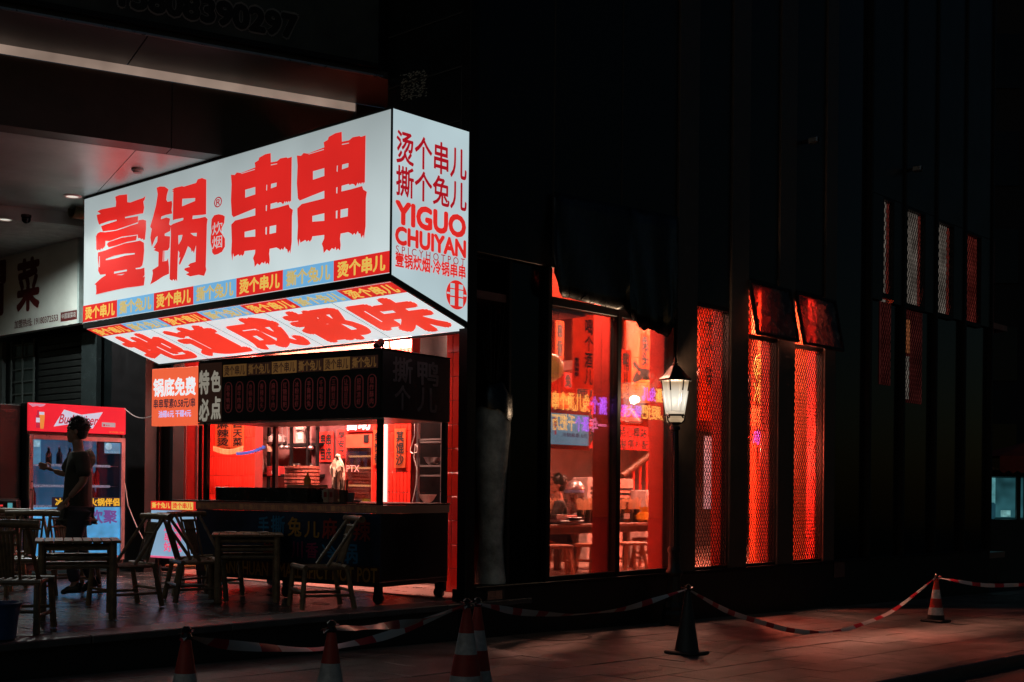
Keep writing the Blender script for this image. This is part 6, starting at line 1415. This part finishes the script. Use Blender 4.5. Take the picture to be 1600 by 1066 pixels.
letters(o, FN3, '串', N_y, (1180, 590), (1196, 560), name='neon_tube', outline=.02, z=.02); letters(o, FN3, '冷锅', N_y, (1176, 630), (1204, 600), name='neon_tube', outline=.02, z=.02); letters(o, FN3, '鲜香', N_o, (1172, 668), (1204, 636), name='neon_tube', outline=.02, z=.02); letters(o, FN3, '串串', N_p, (1176, 695), (1206, 674), name='neon_tube', outline=.02, z=.02)
# diner
d0 = 15.6
def qd(u, v, d=d0): return at(u, v, d)
hc = qd(871, 758); z0 = fl_z
def zs(p, z): p = p.copy(); p.z = z; return p
sit = fl_z + .48
J2 = {'pelvis': (zs(qd(874, 800), sit + .02), (.13, .105)), 'belly': (zs(qd(874, 790), sit + .2), (.125, .10)), 'chest': (zs(qd(873, 780), hc.z - .36), (.15, .105)), 'neck': (hc - ZV * .155 + Vector((.02, 0, 0)), .052), 'skull': (hc - ZV * .06, .06),
      'shn': (hc + Vector((.03, -.19, -.25)), .062), 'eln': (hc + Vector((-.06, -.24, -.5)), .046), 'wrn': (hc + Vector((-.28, -.16, -.48)), .031), 'shf': (hc + Vector((.03, .19, -.25)), .06), 'elf': (hc + Vector((-.06, .24, -.5)), .043), 'wrf': (hc + Vector((-.28, .16, -.47)), .029)}
pv = J2['pelvis'][0]
for s_, dy in (('n', -.1), ('f', .1)):
    J2['hip' + s_] = (pv + Vector((-.04, dy, -.02)), .09); J2['kn' + s_] = (pv + Vector((-.42, dy * 1.3, .0)), .06); J2['an' + s_] = (zs(pv + Vector((-.40, dy * 1.3, 0)), fl_z + .09), .042); J2['toe' + s_] = (zs(pv + Vector((-.55, dy * 1.3, 0)), fl_z + .035), .034)
person('diner in black top seated behind the skewer tubs facing left', J2, Vector((-1, -.1, 0)).normalized(), hc, (mat('shirt_black', (.02, .018, .018), .8), m_trs, m_trs), hood=False)
stool('wooden stool under the seated diner', zs(pv, fl_z + .002) + Vector((0, 0, 0)), .2)
# ceiling lamps of the room
for i, (r, l, e, lab) in enumerate(((1.55, .46, 330, 'ceiling lamp just inside the glass by the left jamb'), (4.2, 1.7, 800, 'ceiling lamp over the dining tables nearest the glass'), (7.0, 1.9, 1300, 'ceiling lamp in the middle of the dining room'), (fr(1225, 690, .55), .55, 1250, 'ceiling lamp behind the lattice windows'))):
    o = thing('ceiling_lamp', lab, 'ceiling light', BF(r, l, CE), 'dining room ceiling lamps'); obj('housing', MB().box(-.4, .4, -.12, .12, -.04, -.002), m_white_p, o); obj('diffuser', MB().box(-.38, .38, -.1, .1, -.06, -.041), MATS['lamp_face'], o)
    area('lamp', o, BF(r, l, CE - .07), .76, .2, e, (1, .38, .25))
p = ip(1151, 690, .68); o = thing('pendant_lamp', 'unseen red bulb lamp added behind the pillar left of the neon emblem', 'pendant lamp', WF(p)); obj('shade', MB().lathe([(.17, .06), (.12, .14), (.05, .21), (.04, .23)], 20, capb=False), m_redwall, o, smooth=True); obj('bulb', MB().sphere((0, 0, .02), .06), emat('bulb_red', (1, .08, .04), 4), o, smooth=True); obj('cord', MB().tube([(0, 0, .23), (0, 0, CE - p.z)], .005, 5), m_black_p, o)  # unseen lamp placed behind the pillar to throw red onto the paving
L = bpy.data.lights.new('lantern_bulb', 'POINT'); L.energy = 1600; L.color = (1, .11, .055); L.shadow_soft_size = .07; link('lamp', L, o, WF(p + ZV * .02 - ZV * .09))

# ------------------------------------------------------------------ things on the facade
m_tarp = mat('black_tarpaulin', (.003, .003, .0035), .28, var=.3, bump=.5, bscale=5)
tp_ = thing('black_tarpaulin', 'torn black plastic sheet hanging over the top of the lit window', 'tarpaulin', BF(r862, -.05, 3.3))
edge = [(866, 426), (871, 440), (874, 456), (879, 465), (890, 466), (905, 470), (925, 474), (945, 479), (962, 483), (978, 486), (984, 492), (986, 500), (994, 503), (998, 512), (1006, 517), (1013, 514), (1020, 516), (1028, 521), (1036, 524), (1043, 528), (1048, 520), (1051, 508), (1056, 498), (1059, 480)]
vs = []; fs = []; nr = 9
for i, (u, v) in enumerate(edge):
    top = 300 + (u - 866) * .2
    for j in range(nr):
        t = j / (nr - 1); vv = v + (top - v) * t; vs.append(on_l(u, vv, -.045 - .035 * (1 - t) * (1 + math.sin(i * 1.3 + t * 4)) - .02 * math.sin(i * .7)))
for i in range(len(edge) - 1):
    for j in range(nr - 1): fs.append((i * nr + j, i * nr + j + 1, (i + 1) * nr + j + 1, (i + 1) * nr + j))
o = obj('sheet', MB().add(vs, fs), m_tarp, tp_, I4, smooth=True); md = o.modifiers.new('t', 'SOLIDIFY'); md.thickness = .004
# floor vase with dried branches behind the dark glass
p = on_l(767, 905, .20); p.z = SILL + .002
vz = thing('floor_vase', 'tall pale weathered vase of dry branches in the dark niche', 'vase', WF(p)); m_vase = mat('weathered_plaster', (.75, .72, .60), .7, var=.5, scale=4, bump=.3)
obj('vase', MB().lathe([(.155, 0), (.16, .03), (.13, .25), (.12, .45), (.135, .8), (.165, 1.15), (.185, 1.5), (.185, 1.7), (.16, 1.85), (.10, 1.93), (.09, 1.96), (.075, 1.94), (.07, 1.8)], 28), m_vase, vz, smooth=True)
m_br = mat('dry_branch', (.035, .028, .022), .7)
for k in range(26):
    a = random.uniform(0, 6.28); sp = random.uniform(.03, .20); h = random.uniform(.5, 1.0); d = Vector((math.cos(a), math.sin(a), 0)); b = d * .03 + ZV * 1.85
    obj('branch', MB().tube([b, b + d * sp * .35 + ZV * h * .4, b + d * sp + ZV * h], [.005, .004, .002], 5), m_br, vz)
wr = MB(); vs = []; fs = []; n = 20
for j, (r, z) in enumerate(((.09, 2.0), (.15, 1.98), (.20, 1.88), (.205, 1.74))):
    for i in range(n): a = 2 * math.pi * i / n; vs.append((r * math.cos(a) * (1 + .08 * math.sin(4 * a)), r * math.sin(a), z - (.12 * max(0, math.sin(2 * a + 2.6)) if j == 3 else 0) + .02 * math.sin(5 * a)))
for j in range(3):
    for i in range(n): fs.append((j * n + i, j * n + (i + 1) % n, (j + 1) * n + (i + 1) % n, (j + 1) * n + i))
obj('cloth_wrap', wr.add(vs, fs), m_tarp, vz, smooth=True)
# notices on the plinth
Fp = facing_l(0, -.016, 0)
m_nt = mat('old_paper', (.09, .08, .065), .8, var=.5, scale=18)
o = thing('torn_notice', 'torn old paper notice on the dark plinth under the vase', 'notice', WF(on_l(773, 945, -.016)))
obj('paper', MB().poly([uv(Fp, *q_) for q_ in ((755, 916), (770, 914), (792, 912), (788, 925), (789, 944), (775, 945), (757, 946), (762, 930))], [], 0, .002), m_nt, o, Fp); letters(o, Fp, '招租', m_brown, (761, 938), (785, 922), z=.004, bold=.02)
o = thing('wall_plate', 'small brownish plate on the plinth right of the last lit window', 'plate', WF(on_l(1310, 900, -.016)))
obj('plate', MB().box(uv(Fp, 1303, 890)[0], uv(Fp, 1319, 890)[0], uv(Fp, 1303, 903)[1], uv(Fp, 1303, 879)[1], 0, .01, ch=.003), mat('plate_brown', (.12, .07, .06), .6), o, Fp)
# scraped glue patch on the end wall
Fg = facing_r(-.002, 0, 0); o = thing('glue_patch', 'rough pale glue residue patch on the dark end wall above the sign', 'stain', WF(on_r(644, 140, 0))); mb = MB(); rnd = random.Random(8)
for k in range(230):
    u = 626 + 40 * rnd.random(); v = 160 - (u - 626) * .28 - 42 * rnd.random() + (u - 626) * .05; x, y = uv(Fg, u, v); w, h = rnd.uniform(.006, .03), rnd.uniform(.004, .012); mb.box(x, x + w, y, y + h, .0008 + k * .00001, .003 + k * .00001)
obj('residue', mb, mat('dry_glue', (.42, .40, .33), .8), o, Fg)

# ------------------------------------------------------------------ far kiosk at the end of the street
p = on_ground(1578, 868); kp = at(1546, 868, 26); gk = gz(rl(kp)[0]) - .05
kk = thing('kiosk', 'far street kiosk with teal lit window beyond the building end', 'kiosk', WF(Vector((kp.x, 26, gk)), 0))
W_ = lambda u: at(u, 800, 26).x - kp.x; Z_ = lambda v: at(1570, v, 26).z - gk
m_kb = mat('kiosk_body', (.02, .03, .032), .5)
obj('lower_wall', MB().box(W_(1538), W_(1680), 0, 2.5, 0, Z_(812)), m_kb, kk); obj('upper_wall', MB().box(W_(1538), W_(1680), 0, 2.5, Z_(745), Z_(735)), m_kb, kk); obj('back_wall', MB().box(W_(1538), W_(1680), 2.4, 2.5, Z_(812), Z_(745)), emat('teal_room', (.020, .085, .10), 1.0, var=.7, scale=1.5), kk)
for u in (1538, 1588, 1600, 1660): obj('window_post', MB().box(W_(u), W_(u) + .08, -.02, .06, Z_(812), Z_(745)), m_kb, kk)
obj('curtain', MB().box(W_(1572), W_(1584), 1.0, 1.1, Z_(806), Z_(746)), emat('teal_curtain', (.08, .25, .27), .9, var=.4, scale=6), kk); obj('chair_back', MB().box(W_(1552), W_(1574), .6, .68, Z_(812), Z_(786), ch=.05), emat('teal_dark', (.01, .05, .07), .8), kk); obj('counter_light', MB().box(W_(1574), W_(1588), .3, .35, Z_(808), Z_(798)), emat('teal_bright', (.15, .35, .35), .9, var=.5, scale=9), kk)
pr = thing('red_parasol', 'dark red awning canopy over the far kiosk window', 'awning', WF(Vector((kp.x + W_(1590), 25.2, gk)))); xr_ = W_(1590)
m_can = mat('red_canvas', (.30, .035, .025), .8, var=.2)
h0, h1, h2, h3 = Z_(742), Z_(716), Z_(698), Z_(690); wdt = 1.05
obj('canopy', MB().add([(-wdt, -.9, h1), (wdt, -.9, h1), (wdt, 1, h1), (-wdt, 1, h1), (0, .1, h3)], [(0, 1, 4), (1, 2, 4), (2, 3, 4), (3, 0, 4)]), m_can, pr)
mb = MB(); n = 12
for i in range(n):
    x0, x1 = -wdt + 2 * wdt * i / n, -wdt + 2 * wdt * (i + 1) / n; xm_ = (x0 + x1) / 2
    mb.add([(x0, -.9, h1), (x1, -.9, h1), (x1, -.9, h0 + .06), (xm_, -.9, h0), (x0, -.9, h0 + .06)], [(0, 1, 2, 3, 4)])
obj('valance', mb, m_can, pr); obj('pole', MB().tube([(0, .1, 0), (0, .1, h3)], .03, 8), m_frame, pr)
FT = FR(WM[pr] @ Vector((0, -.905, 0)), Vector((1, 0, 0)), ZV); letters(pr, FT, '啤酒广场', mat('canvas_tan', (.35, .2, .12), .8), (1546, 735), (1560, 731), z=.004)
# building across the far end of the street
fb = thing('far_building', 'unlit dark building closing the far end of the street', 'building', WF(Vector((14, 46, -1))))
obj('facade', MB().box(-6, 30, 0, 8, 0, 26), mat('far_wall', (.008, .009, .011), .8), fb)
for i in range(7):
    for j in range(6): obj('window', MB().box(-4 + i * 3.4, -2.2 + i * 3.4, -.06, -.01, 3 + j * 3.6, 5 + j * 3.6), m_dglass, fb)

# made-up fixtures standing in for faint glints high on the facade
for (u, v, lab) in ((1258, 222, 'made-up camera shape standing in for a glint on the black facade'), (1421, 266, 'made-up steel box standing in for a glint above the dim windows')):
    p = on_l(u, v, -.04); o = thing('glint_fixture', lab, 'fixture', FR(p, RV, LV)); obj('bracket', MB().box(-.02, .02, -.06, .04, -.02, .02), m_frame, o); obj('housing', MB().box(-.05, .05, -.2, -.06, -.045, .04, ch=.015), m_steel, o); obj('lens', MB().lathe([(.03, 0), (.028, .02)], 14, Matrix.Translation((0, -.2, 0)) @ Matrix.Rotation(math.pi / 2, 4, 'X')), m_dglass, o)
